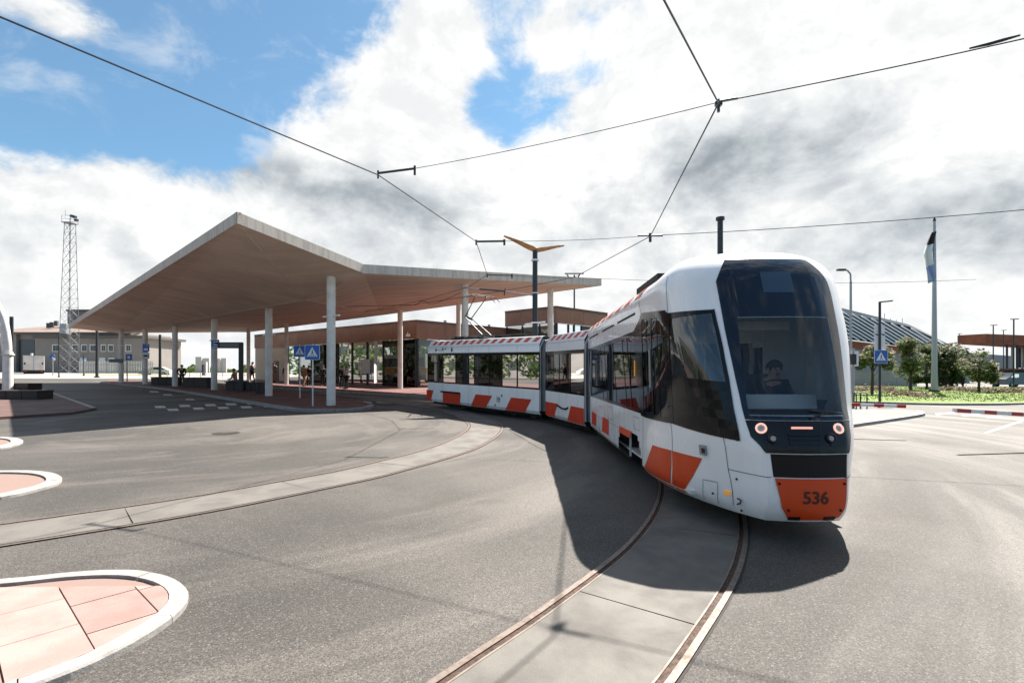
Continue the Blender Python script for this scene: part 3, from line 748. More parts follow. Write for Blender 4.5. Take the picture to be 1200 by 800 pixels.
def car(c, panes, stripes, roof_n, roof_pad):
    t0, t1 = .0, c.L
    m = MB()
    m.grid([[c.p(t, v, z) for v, z in PROF] for t in (t0, t1)]); m.grid([[c.p(t, -v, z) for v, z in PROF] for t in (t0, t1)])
    m.grid([[c.p(t, v, z) for v, z in PROF2] for t in (t0, t1)])
    sides = PROF + PROF2 + [(-v, z) for v, z in PROF[::-1]]
    b_ = obj('car_body', m, 'tram_white', tram, smooth=30)
    e = MB()
    for t in (t0, t1): e.face([c.p(t, v, z) for v, z in [(1.08, .28), (1.15, .4), (1.15, 1.2), (1.15, 2.585), (1.14, 2.88), (.96, 3.17), (-.96, 3.17), (-1.14, 2.88), (-1.15, 2.585), (-1.15, 1.2), (-1.15, .4), (-1.08, .28)]])
    obj('end_wall', e, 'tram_black_matt', b_)
    po = MB(); ts = [c.px(x) for x in panes]; ts[0] = t0 if abs(ts[0] - t0) < .3 else ts[0]; ts[-1] = t1 if abs(ts[-1] - t1) < .3 else ts[-1]
    for sg in (1, -1):
        for a, bb in zip(ts[:-1], ts[1:]):
            w = MB(); w.face([c.p(a, sg * 1.14, 1.20), c.p(bb, sg * 1.14, 1.20), c.p(bb, sg * 1.14, 2.585), c.p(a, sg * 1.14, 2.585)]); obj('window_pane', w, 'tram_glass', b_)
        for t in ts: po.face([c.p(t - .03, sg * 1.153, 1.20), c.p(t + .03, sg * 1.153, 1.20), c.p(t + .03, sg * 1.153, 2.585), c.p(t - .03, sg * 1.153, 2.585)])
        for z0, z1 in ((1.195, 1.26), (2.48, 2.59)): po.face([c.p(t0, sg * 1.154, z0), c.p(t1, sg * 1.154, z0), c.p(t1, sg * 1.154, z1), c.p(t0, sg * 1.154, z1)])
    obj('window_post', po, 'tram_black', b_)
    for (xa, xb, xc, xd), (z0, z1) in stripes:
        s_ = MB(); s_.face([c.p(c.px(xc), 1.157, z0), c.p(c.px(xd), 1.157, z0), c.p(c.px(xb), 1.157, z1), c.p(c.px(xa), 1.157, z1)]); obj('stripe', s_, 'tram_red', b_)
    span = (c.L - 2 * roof_pad) / roof_n
    for k in range(roof_n):
        for sg in (1, -1):
            def q(t, f_): 
                v, z = 1.14 + (.96 - 1.14) * f_, 2.88 + (3.17 - 2.88) * f_
                return c.p(t, sg * (v + .005), z + .004)
            t = roof_pad + span * k + span * .3; w = span * .5; s_ = MB(); s_.face([q(t, .30), q(t + w, .30), q(t + w + .16, .92), q(t + .16, .92)])
            obj('roof_stripe', s_, 'tram_orange', b_)
    j = MB()
    for t in ts[1:-1:2]:
        j.face([c.p(t - .004, 1.156, .30), c.p(t + .004, 1.156, .30), c.p(t + .004, 1.156, 1.19), c.p(t - .004, 1.156, 1.19)])
        j.face([c.p(t - .004, 1.154, 2.60), c.p(t + .004, 1.154, 2.60), c.p(t + .004, 1.147, 2.87), c.p(t - .004, 1.147, 2.87)])
    j.face([c.p(t0, 1.15, 2.872), c.p(t1, 1.15, 2.872), c.p(t1, 1.148, 2.88), c.p(t0, 1.148, 2.88)])
    obj('panel_gap', j, 'seam', b_)
    u = MB(); u.grid([[c.p(t, v, z) for v, z in ((.95, .45), (.9, .16), (-.9, .16), (-.95, .45))] for t in (t0 + .1, t1 - .1)]); obj('underframe', u, 'under', b_)
    fl_ = MB(); fl_.grid([[c.p(t, v, .46) for v in (1.0, -1.0)] for t in (t0, t1)]); fl_.grid([[c.p(t, v, 2.8) for v in (1.0, -1.0)] for t in (t0, t1)]); obj('floor', fl_, 'interior', b_)
    sc_ = MB()
    t = .8
    while t < c.L - .5:
        for v in (.7, -.7):
            a_ = c.p(t, v, .9); sc_.box(a_, (.45, .6, .1), math.atan2(c.d.y, c.d.x)); sc_.box(c.p(t + .2, v, 1.0), (.07, .6, .62), math.atan2(c.d.y, c.d.x))
        t += 1.0
    obj('seat', sc_, 'seat_cloth', b_)
    return b_
rear = Car((-4.088, 24.06), (1.004, 18.20), .26, .07)
midc = Car((1.215, 17.87), (2.152, 14.78), .06, .0)
rb = car(rear, [501, 519, 534, 549, 556, 573, 588, 606, 632], [((500, 508, 500, 505), (.30, .82)), ((519, 540, 519, 539), (.30, .80)), ((557.5, 577, 552, 569), (.30, .82)), ((599, 623, 592, 615), (.30, .82))], 15, .12)
mb_ = car(midc, [639.4, 655, 668, 684.4], [((639.6, 654, 639.6, 649), (.32, .80)), ((669, 684.3, 665, 684.3), (.32, .82))], 6, .1)
# roof gear on rear car and pantograph
ang_r = math.atan2(rear.d.y, rear.d.x)
for t, v, L_, w_, h_ in ((1.7, 0, 1.6, 1.0, .34), (3.4, .1, 1.0, 1.2, .26), (4.6, -.1, .9, 1.0, .36), (5.8, 0, 1.1, 1.2, .28)):
    m = MB(); m.box(rear.p(t, v, 2.98), (L_, w_, h_), ang_r, top=.92); m.box(rear.p(t - .3, v + .3, 2.98 + h_), (L_ * .3, .2, .06), ang_r); obj('roof_unit', m, 'tram_black_matt', rb)
rl = MB(); rl.tube([rear.p(.9, .72, 3.36), rear.p(6.6, .72, 3.30)], .018, 5)
for t in (1.0, 2.4, 3.8, 5.2, 6.5): rl.tube([rear.p(t, .72, 2.98), rear.p(t, .72, 3.34)], .014, 5)
obj('roof_rail', rl, 'dark_metal', rb)
mat('pan_grey', (.16, .16, .165), .5, .3)
pan = MB(); bs = lambda t, v, z: rear.p(t, v, z)
pan.box(bs(2.9, 0, 3.34), (.7, .9, .08), ang_r)
for v in (.25, -.25): pan.tube([bs(3.15, v, 3.42), bs(1.75, v * .7, 4.30)], [.035, .028], 6)
pg = obj('pantograph', pan, 'pan_grey', rb)
ua = MB()
for v in (.20, -.20): ua.tube([bs(1.75, v, 4.30), bs(2.75, v * 1.6, 5.20)], [.026, .018], 6)
ua.tube([bs(2.05, 0, 4.20), bs(1.55, 0, 4.36)], .05, 8); obj('upper_arm', ua, 'dark_metal', rb)
hd = MB()
for o_ in (-.16, .16):
    hd.tube([bs(2.75 + o_, v, z) for v, z in ((.95, 5.02), (.82, 5.14), (.62, 5.22), (.3, 5.25), (0, 5.26), (-.3, 5.25), (-.62, 5.22), (-.82, 5.14), (-.95, 5.02))], .016, 6)
hd.tube([bs(2.59, .3, 5.24), bs(2.91, .3, 5.24)], .014, 5); hd.tube([bs(2.59, -.3, 5.24), bs(2.91, -.3, 5.24)], .014, 5)
obj('collector_head', hd, 'black', rb)
# small print along rear car
mat('ink_grey', (.05, .05, .055), .5)
def strokes(x, z0, lst):
    o = MB(); t0 = rear.px(x)
    for a0, b0, a1, b1, w_ in lst:
        p, q = rear.p(t0 + a0, 1.157, z0 + b0), rear.p(t0 + a1, 1.157, z0 + b1); d = (q - p).normalized(); n_ = d.cross(rear.n).normalized() * w_ / 2
        o.face([p - n_, p + n_, q + n_, q - n_])
    tag(obj('emblem_mark', o, 'ink_grey', rb), None, kind='stuff')
strokes(518, 2.66, [(-.30, .06, -.22, .10, .04), (-.10, .02, -.06, .10, .03), (.02, .20, .02, .04, .03), (.02, .12, .16, .16, .03), (.10, .02, .12, .08, .03), (.22, .10, .34, .14, .04)])
strokes(584, .56, [(-.08, .02, -.08, .26, .035), (-.08, .16, .06, .16, .03), (.04, .0, .04, .24, .035), (.10, .08, .10, .22, .03), (-.02, .06, .06, .06, .03)])
for dx, z in ((.22, .86), (-.20, .45)):
    m = MB(); c = rear.p(rear.px(584) + dx, 1.157, z); m.face([c + rear.d * .05 * math.cos(a) + Vector((0, 0, .05 * math.sin(a))) for a in [k * math.pi / 4 for k in range(8)]]); obj('emblem_dot', m, 'tram_red' if z < .5 else 'ink_grey', rb)
for x in (511, 529.5):
    m = MB(); c = rear.p(rear.px(x), 1.156, 2.74); m.face([c + rear.d * .07 * math.cos(a) + Vector((0, 0, (.11 if x > 520 else .07) * math.sin(a))) for a in [k * math.pi / 4 for k in range(8)]]); obj('emblem', m, 'ink_grey', rb)
fl2 = MB(); fl2.tube([rear.p(rear.px(517), 1.17, .80), rear.p(rear.px(539), 1.17, .80)], .04, 6); obj('bogie_cover_edge', fl2, 'tram_black_matt', rb)
fl3 = MB(); fl3.tube([midc.p(midc.px(x), 1.17, z) for x, z in ((653, .76), (656, .72), (659, .68), (663, .68), (666, .74))], .03, 6); obj('bogie_cover_edge', fl3, 'tram_black_matt', mb_)
# bellows
def bell(endA, endB):
    rows = []; n = 7; sec = [(1.05, .42), (1.06, 1.5), (1.06, 2.75), (.9, 3.05), (-.9, 3.05), (-1.06, 2.75), (-1.06, .42)]
    for k in range(n):
        f_ = k / (n - 1); s_ = 1.0 if k % 2 == 0 else .955
        rows.append([(endA(v * s_, z if z < .5 else z * (1 if s_ == 1 else .985))).lerp(endB(v * s_, z if z < .5 else z * (1 if s_ == 1 else .985)), f_) for v, z in sec])
    m = MB(); m.grid(rows, True); o = obj('bellows', m, 'bellows', tram)
    fr2 = MB()
    for E_, k in ((endA, .03), (endB, .97)):
        fr2.tube([endA(v * 1.05, z).lerp(endB(v * 1.05, z), k) for v, z in sec[:4]], .035, 6)
    obj('bellows_frame', fr2, 'bellows_edge', o)
bell(lambda v, z: rear.p(rear.L, v, z), lambda v, z: midc.p(0, v, z))
bell(lambda v, z: midc.p(midc.L, v, z), lambda v, z: FR(0, v, z))
# running gear
def wheel(c, axis, r_):
    ax = Vector(axis).normalized(); u = Vector((0, 0, 1)); w = ax.cross(u); rows = []; n = 24
    for rr_, h_ in ((.001, .05), (.08, .06), (.10, .02), (r_ * .72, .01), (r_ * .80, .05), (r_, .05), (r_, -.05), (r_ + .03, -.055), (r_ + .03, -.08), (.001, -.08)):
        rows.append([Vector(c) + ax * h_ + (u * math.cos(2 * math.pi * k / n) + w * math.sin(2 * math.pi * k / n)) * rr_ for k in range(n)])
    m = MB(); m.grid(rows, True); return m
uf = MB(); uf.box(FR(2.2, 0, .14), (4.2, 1.8, .3), yaw); uf.box(FR(6.9, 0, .18), (1.6, 1.5, .2), yaw); obj('underframe', uf, 'under', body)
for s0, carp in ((5.15, FR), (1.3, FR)):
    bg_ = MB()
    for ds_ in (-.62, .62):
        for v in (.56, -.56):
            c = FR(s0 + ds_, v, .33); ax = Vector((NV[0], NV[1], 0)) * (1 if v > 0 else -1)
            o = obj('wheel', wheel(c, ax, .29), 'tyre_steel', tram, smooth=40)
    for v in (.72, -.72): bg_.beam(FR(s0 - .85, v, .42), FR(s0 + .85, v, .42), .10, .16); bg_.box(FR(s0, v * 1.05, .22), (.35, .14, .42), yaw)
    bg_.box(FR(s0, 0, .25), (1.2, 1.0, .3), yaw); obj('bogie_frame', bg_, 'under', tram)
liner = MB()
for v in (.93, -.93): liner.box(FR(5.15, v * .35, .20), (1.5, .2, .6), yaw)
sb = MB(); sb.box(FR(5.05, 1.07, .33), (.04, .03, .46), yaw); obj('sand_pipe', sb, 'white_metal', tram)
for c_, ts in ((rear, (1.6, 6.3)), ):
    for t0 in ts:
        for ds_ in (-.6, .6):
            for v in (.56, -.56):
                o = obj('wheel', wheel(c_.p(t0 + ds_, v, .33), c_.n * (1 if v > 0 else -1), .29), 'tyre_steel', tram, smooth=40)
# ------------------------------------------------------------------ traffic islands and pavements
def spots(lst, lift=0.0): return [spot(x, y, lift) for x, y in lst]
def ccw(p): return p if area(p) > 0 else p[::-1]
def inset_poly(poly, d):
    "move a closed outline inwards"
    out = []; n = len(poly)
    for i in range(n):
        a, b, c = poly[i - 1], poly[i], poly[(i + 1) % n]
        t = (Vector((c[0] - a[0], c[1] - a[1], 0))).normalized()
        out.append(Vector((b[0] - t.y * d, b[1] + t.x * d, 0)))
    return out
def island(outer_px, kerb_w, direction_px, cell, h, pav, closed_extra, label, seed):
    "low kerbed island with big pink paving slabs, each its own piece"
    rr = random.Random(seed)
    ctrl = spots(outer_px, h) + [Vector(p) for p in closed_extra]
    for p in ctrl: p.z = 0
    out = ccw(resample(catmull(ctrl, 14, True), .12))
    for _ in range(6): out = [(out[k - 1] + out[k] * 2 + out[(k + 1) % len(out)]) / 4 for k in range(len(out))]
    inn = inset_poly(out, kerb_w)
    root = struct(sheet('traffic_island', inn, h - .028, 'paver_bed'))
    # kerb in stones
    n = len(out); step = 9; i = 0
    while i < n:
        j = min(i + step + rr.choice((-1, 0, 1, 2)), n)
        if n - j < 4: j = n
        idx = [k % n for k in range(i, j + 1)]
        m = MB(); rows = []
        for q, k in enumerate(idx):
            o, c = out[k], inn[k]; e = .004 if q == 0 else (-.004 if q == len(idx) - 1 else 0)
            t = (out[(k + 1) % n] - out[k - 1]).normalized() * e
            o, c = o + t, c + t; w = (c - o) * .10
            g_ = gz(o.x, o.y); dh = h + rr.uniform(-.002, .002)
            rows.append([(o.x, o.y, g_ - .02), (o.x, o.y, g_ + dh - .018), (o.x + w.x, o.y + w.y, g_ + dh), (c.x, c.y, g_ + dh), (c.x, c.y, g_ + dh - .04)])
        m.grid(rows); m.face(rows[0]); m.face(rows[-1][::-1])
        obj('kerb_stone', m, 'kerb_stone', root)
        i = j
    a, b = spots(direction_px, h); ux = (b - a); ux.z = 0; ux.normalize(); uy = Vector((-ux.y, ux.x, 0)); o0 = a
    clip = [(p.x, p.y) for p in inset_poly(inn, .006)]
    L_ = 14
    for r_ in range(-L_, L_):
        x0 = rr.uniform(-.3, .3) - 8; 
        while x0 < 8:
            ln = cell[0] * rr.choice((.8, 1.0, 1.0, 1.25)); gp = .005
            q = [(x0 + gp, r_ * cell[1] + gp), (x0 + ln - gp, r_ * cell[1] + gp), (x0 + ln - gp, (r_ + 1) * cell[1] - gp), (x0 + gp, (r_ + 1) * cell[1] - gp)]
            w = clip_convex([o0 + ux * p[0] + uy * p[1] for p in q], clip)
            x0 += ln
            if len(w) > 2 and abs(area(w)) > .006:
                o = sheet('paver', [(p.x, p.y) for p in w], h - .003 + rr.uniform(-.003, .002), rr.choice(('paver_pink', 'paver_pink', 'paver_pink_light')), root, .05)
    return root
near = [(-10, 679), (60, 671), (130, 665.5), (180, 668), (213, 679), (225, 690), (221, 706), (200, 724), (165, 745), (130, 765), (85, 785), (40, 803)]
P_ = spots([(40, 803)], .06)[0]; Q_ = spots([(-10, 679)], .06)[0]
island(near, .13, [(62, 676), (112, 761)], (.62, .42), .06, 0, [P_ + Vector((-.55, -.35, 0)), P_ + Vector((-1.6, -.7, 0)), Q_ + Vector((-2.2, -1.1, 0)), Q_ + Vector((-1.6, -.15, 0))], '', 3)
mid_ = [(-12, 550.5), (30, 550.3), (58, 552), (73, 557), (70, 564), (48, 570.5), (20, 577), (-12, 583)]
M_ = spots([(-12, 583), (-12, 550.5)], .06)
island(mid_, .20, [(30, 552), (48, 570)], (.9, .62), .06, 0, [M_[0] + Vector((-1.2, -.15, 0)), M_[1] + Vector((-1.4, -.1, 0))], '', 4)
far_ = [(-12, 511.5), (10, 511.3), (25, 513.5), (27, 517), (15, 521), (-12, 525.5)]
M_ = spots([(-12, 525.5), (-12, 511.5)], .06)
island(far_, .22, [(2, 512), (12, 521)], (1.1, .8), .06, 0, [M_[0] + Vector((-1.2, -.1, 0)), M_[1] + Vector((-1.4, 0, 0))], '', 5)

def pavement(name, outline, h, m, kerb_w=.18, kerb_len=1.0, kerb_edges=None, seed=1):
    "raised pavement: paved top, kerb stones along the given run of outline points"
    rr = random.Random(seed); poly = ccw(outline)
    root = struct(sheet(name, poly, h - .006, m, None, h + .05))
    run = kerb_edges or (poly + [poly[0]])
    run = resample(run, .25); inner = offset_line(run, kerb_w)
    cx = sum(p[0] for p in poly) / len(poly); cy = sum(p[1] for p in poly) / len(poly); mid = run[len(run) // 2]
    if (inner[len(run) // 2] - Vector((cx, cy, 0))).length > (mid - Vector((cx, cy, 0))).length: inner = offset_line(run, -kerb_w)
    n = max(2, int(kerb_len / .25)); i = 0
    while i < len(run) - 1:
        j = min(i + n, len(run) - 1); rows = []
        for q, k in enumerate(range(i, j + 1)):
            o, c = run[k], inner[k]; d = (run[min(k + 1, len(run) - 1)] - run[max(0, k - 1)]).normalized() * (.006 if q == 0 else (-.006 if k == j else 0))
            o, c = o + d, c + d; out_ = (o - c) * .06; g_ = gz(o.x, o.y)
            rows.append([(o.x + out_.x, o.y + out_.y, g_ - .03), (o.x + out_.x, o.y + out_.y, g_ + h + .002), (c.x, c.y, g_ + h + .004), (c.x, c.y, g_ + h - .03)])
        m_ = MB(); m_.grid(rows); m_.face(rows[0]); m_.face(rows[-1][::-1]); obj('kerb_stone', m_, 'kerb_stone', root)
        i = j
    return root
fk = [(117, 447.5), (180, 453.5), (230, 460.5), (290, 470), (330, 476.5), (352, 479), (395, 479.5), (430, 477), (438, 474)]
bk = [(425, 470), (400, 466), (360, 461), (320, 456), (270, 451.5), (200, 447), (130, 445)]
fkp = catmull(spots(fk, .12), 6); bkp = spots(bk, .12)
for p in fkp + bkp: p.z = 0
pavement('platform', fkp + bkp, .12, 'red_paving', .25, 1.5, fkp, 2)
tk = [(285, 451.5), (340, 454.8), (400, 458.5), (455, 461.5), (505, 464), (560, 466.5)]
tkp = [Vector((p.x, p.y, 0)) for p in spots(tk, .12)]
pavement('pavement', tkp + [Vector((14, 44, 0)), Vector((10, 62, 0)), Vector((-34, 66, 0))], .12, 'red_paving', .25, 1.5, tkp, 3)
bp = spots([(38, 451.5), (52, 456), (80, 466), (113, 477.5)], .10); bp = [Vector((p.x, p.y, 0)) for p in bp]
lp = [Vector((p.x, p.y, 0)) for p in spots([(85, 482.5), (0, 488), (-60, 492)], .10)]
pavement('pavement', bp + lp + [lp[-1] + Vector((-12, -2, 0)), bp[0] + Vector((-25, 4, 0))], .10, 'brown_paving', .16, 1.0, bp, 4)
kb = spots([(0, 441.5), (60, 441.2), (130, 441.6), (200, 441.5)]); kb = [Vector((p.x, p.y, 0)) for p in kb]
mat('pale_paving', (.34, .31, .27), .85, var=.2, vscale=.5); mat('lawn', (.075, .135, .006), .9, c2=(.115, .16, .010), vscale=1.2, bump=.5, bscale=25)
mat('dry_grass', (.25, .22, .06), .9, c2=(.16, .17, .04), vscale=.4)
struct(sheet('pale_road', [kb[0] + Vector((-60, -6, 0)), kb[1] + Vector((0, -8, 0)), kb[3] + Vector((3, -9, 0)), Vector((-18, 60, 0)), Vector((-18, 130, 0)), kb[0] + Vector((-60, 60, 0))], .012, 'pale_paving'))
struct(sheet('verge', [p + Vector((0, 9, 0)) for p in kb[:3]] + [p + Vector((0, 15, 0)) for p in kb[:3][::-1]], .02, 'dry_grass'))
# right hand side: small pavement tongue, pale street, lawn
rk = [(985, 499), (1010, 495.5), (1045, 490.5), (1075, 486), (1084, 483.5), (1076, 481), (1050, 479.5)]
rkp = [Vector((p.x, p.y, 0)) for p in catmull(spots(rk, .11), 6)]
mat('light_paving', (.19, .172, .155), .85, var=.15, vscale=1.2, bump=.2)
pavement('pavement', rkp + [rkp[-1] + Vector((-6.5, .5, 0)), rkp[0] + Vector((-3, 1.0, 0))], .11, 'light_paving', .15, 1.0, rkp, 5)
lk = [(960, 469.0), (1010, 470), (1060, 471.5), (1100, 472.3), (1150, 472.5), (1210, 471.5), (1300, 468)]
lkp = [Vector((p.x, p.y, 0)) for p in catmull(spots(lk, .12), 5)]
pavement('lawn_bed', lkp + [Vector((72, 58, 0)), Vector((24, 56, 0))], .12, 'lawn', .15, 1.0, lkp, 6)
gm = bpy.data.meshes.new('grass'); rr = random.Random(5); gv = []; gf = []
lawn_poly = [(p.x, p.y) for p in lkp] + [(72, 58), (24, 56)]
cnt = 0
while cnt < 14000:
    x, y = rr.uniform(15, 60), rr.uniform(31, 57)
    if not inside(lawn_poly, x, y): continue
    z = gz(x, y) + .11; i = len(gv); a = rr.uniform(0, 6.28); h_ = rr.uniform(.03, .07); w_ = .05
    gv += [(x - w_ * math.cos(a), y - w_ * math.sin(a), z), (x + w_ * math.cos(a), y + w_ * math.sin(a), z), (x + rr.uniform(-.05, .05), y + rr.uniform(-.05, .05), z + h_)]
    gf.append((i, i + 1, i + 2)); cnt += 1
gm.from_pydata(gv, [], gf); mat('grass_blade', (.13, .21, .012), .8, c2=(.18, .24, .02), vscale=.8); gm.materials.append(MATS['grass_blade'])
tag(link('grass', gm), 'short bright green grass of the lawn behind the booms', 'grass', None, 'stuff')

# road markings
def mark(px_pts, m='road_paint', name='road_marking', lift=.006):
    return struct(sheet(name, ccw(spots(px_pts)), lift, m))
for x, y in ((187, 476.7), (202, 480), (216, 475.5), (232, 478.6), (246, 474.6), (261, 477.8), (270, 473.6), (288, 477), (295, 472.6), (314, 475.8)):
    mark([(x - 6.5, y - 1.1), (x + 5.5, y - 1.3), (x + 8, y + 1.1), (x - 4.5, y + 1.4)])
for x, y in ((180, 459), (196, 462.5), (222, 468)):
    mark([(x - 5, y - .8), (x + 4, y - .8), (x + 7, y + .8), (x - 4, y + .8)])
for a in ([(1153, 507), (1157, 507.6), (1203, 492.4), (1199, 491.4)], [(1096, 484.2), (1118, 483.0), (1121, 484.6), (1097, 486)], [(1126, 486), (1146, 484.8), (1150, 486.4), (1130, 487.8)], [(1155, 488.4), (1172, 487.4), (1176, 489), (1158, 490)],
          [(366, 463.2), (368, 462.8), (437, 471.4), (433, 472)], [(400, 471.6), (436, 472.4), (436, 473.3), (398, 472.6)], [(444, 470.5), (498, 474.5), (496, 475.6), (440, 471.5)], [(450, 467), (510, 470.3), (508, 471.2), (446, 467.8)]):
    mark(a)
mat('iron', (.05, .045, .04), .6, .6)
def manhole(px, py, r, label):
    c = spot(px, py); m = MB(); z = c.z + .007
    ring_ = lambda k: [(c.x + k * math.cos(a), c.y + k * math.sin(a), z) for a in [i * math.pi / 12 for i in range(24)]]
    m.grid([ring_(r), ring_(r * .86)], True); m.face([(x, y, z - .003) for x, y, z in ring_(r * .83)])
    tag(obj('manhole_cover', m, 'iron'), label, 'manhole cover')
manhole(265, 507.5, .36, 'round dark manhole cover in the sunlit asphalt before the bus platform')

# ------------------------------------------------------------------ canopy
A, B_, C_, D_, E_ = Vector((-43, 48, 6.3)), Vector((-10, 18, 7.35)), Vector((-6.9, 23, 6.55)), Vector((5.6, 31, 7.4)), Vector((-29.4, 55, 6.5))
Pf, Qf, Rf = Vector((-10.7, 25.5, 5.67)), Vector((-37.6, 47.4, 5.75)), Vector((-11.2, 42.4, 6.9))
tris = [(A, B_, Qf), (B_, Pf, Qf), (B_, C_, Pf), (C_, D_, Rf), (C_, Rf, Pf), (Pf, Rf, E_), (Pf, E_, Qf), (A, Qf, E_)]
rim = [A, B_, C_, D_, Rf, E_]
def under_z(x, y):
    for a, b, c in tris:
        d = (b.x - a.x) * (c.y - a.y) - (c.x - a.x) * (b.y - a.y)
        u = ((x - a.x) * (c.y - a.y) - (c.x - a.x) * (y - a.y)) / d; v = ((b.x - a.x) * (y - a.y) - (x - a.x) * (b.y - a.y)) / d
        if u >= -.01 and v >= -.01 and u + v <= 1.01: return a.z + u * (b.z - a.z) + v * (c.z - a.z)
    return None
def canopy_mat():
    m = bpy.data.materials.new('canopy_concrete'); m.use_nodes = True; t = NT(m.node_tree); b = m.node_tree.nodes['Principled BSDF']
    p = t.n('ShaderNodeNewGeometry').outputs['Position']
    bd = t.vmath('MULTIPLY', p, (.25, 1.6, .25)); n1 = t.noise(bd, .8, 6, .6, .4); n2 = t.noise(p, .35, 5, .6)
    c = t.mix(t.ramp(n1, .35, .65), (.72, .57, .47, 1), (.60, .46, .375, 1)); c = t.mix(t.math('MULTIPLY', t.ramp(n2, .45, .7), .5), c, (.46, .35, .285, 1))
    c = t.mix(t.math('MULTIPLY', t.ramp(t.noise(p, 6, 4, .7), .6, .75), .4), c, (.58, .43, .33, 1))
    t.put(b.inputs['Base Color'], c); b.inputs['Roughness'].default_value = .75
    bn = t.n('ShaderNodeBump'); bn.inputs['Strength'].default_value = .2; t.put(bn.inputs['Height'], t.noise(p, 14, 4)); t.put(b.inputs['Normal'], bn.outputs[0]); MATS['canopy_concrete'] = m
    m = bpy.data.materials.new('edge_concrete'); m.use_nodes = True; t = NT(m.node_tree); b = m.node_tree.nodes['Principled BSDF']
    p = t.n('ShaderNodeNewGeometry').outputs['Position']
    st = t.noise(t.vmath('MULTIPLY', p, (5, 5, .5)), 1.1, 5, .7); c = t.mix(t.ramp(st, .42, .66), (.62, .55, .48, 1), (.46, .40, .35, 1))
    t.put(b.inputs['Base Color'], c); b.inputs['Roughness'].default_value = .85; MATS['edge_concrete'] = m
canopy_mat()
canopy = thing('bus_station_canopy', 'huge folded concrete canopy with brown underside on white columns', 'canopy', (-16, 36, 0))
m = MB(); th = .36
for t_ in tris:
    m.face(t_); m.face([Vector((p.x, p.y, p.z + th)) for p in t_][::-1])
roof = obj('roof_slab', m, 'canopy_concrete', canopy, merge=True)
m = MB()
for a, b in zip(rim, rim[1:] + rim[:1]):
    n = max(1, int((b - a).length / 2)); o_ = Vector((b.y - a.y, -(b.x - a.x), 0)).normalized() * .012
    for k in range(n):
        p, q = a.lerp(b, k / n), a.lerp(b, (k + 1) / n)
        m.face((p + o_ - Vector((0, 0, .03)), q + o_ - Vector((0, 0, .03)), q + o_ + Vector((0, 0, th + .03)), p + o_ + Vector((0, 0, th + .03))))
        m.face((p + o_ + Vector((0, 0, th + .03)), q + o_ + Vector((0, 0, th + .03)), q - o_ * 14 + Vector((0, 0, th + .03)), p - o_ * 14 + Vector((0, 0, th + .03))))
obj('roof_edge', m, 'edge_concrete', roof)
fd = MB()
for a, b in ((B_, Pf), (Pf, Qf), (C_, Pf), (Pf, Rf), (Rf, D_.lerp(C_, .5))): fd.beam(a + Vector((0, 0, -.004)), b + Vector((0, 0, -.004)), .05, .02)
obj('fold_joint', fd, 'edge_concrete', roof)
mat('column_white', (.78, .76, .72), .6, c2=(.66, .63, .58), vscale=2)
def column(x, y, r, light=True):
    g_ = gz(x, y) + .10; zt = under_z(x, y) or 6.8
    m = MB(); m.tube([(x, y, g_), (x, y, zt + .05)], r, 20); c = obj('column', m, 'column_white', canopy, smooth=40)
    if light:
        m = MB(); a = R(35); zz = g_ + (zt - g_) * .70
        m.beam((x - .62 * math.cos(a), y + .62 * math.sin(a), zz), (x + .62 * math.cos(a), y - .62 * math.sin(a), zz), .09, .07); obj('light_arm', m, 'white_metal', c)
for px, py in ((388, 474.5), (315, 463.5), (251, 456.5), (205, 452.3), (170, 450), (142, 448.2)):
    p = spot(px, py, .12); column(p.x, p.y, .20)
for x, y, r in ((-8.95, 39.6, .20), (-20.6, 45.2, .17), (-26.2, 49.2, .17), (-2.66, 28, .19), (-4.0, 37.0, .17), (2.45, 31.6, .19)): column(x, y, r, False)

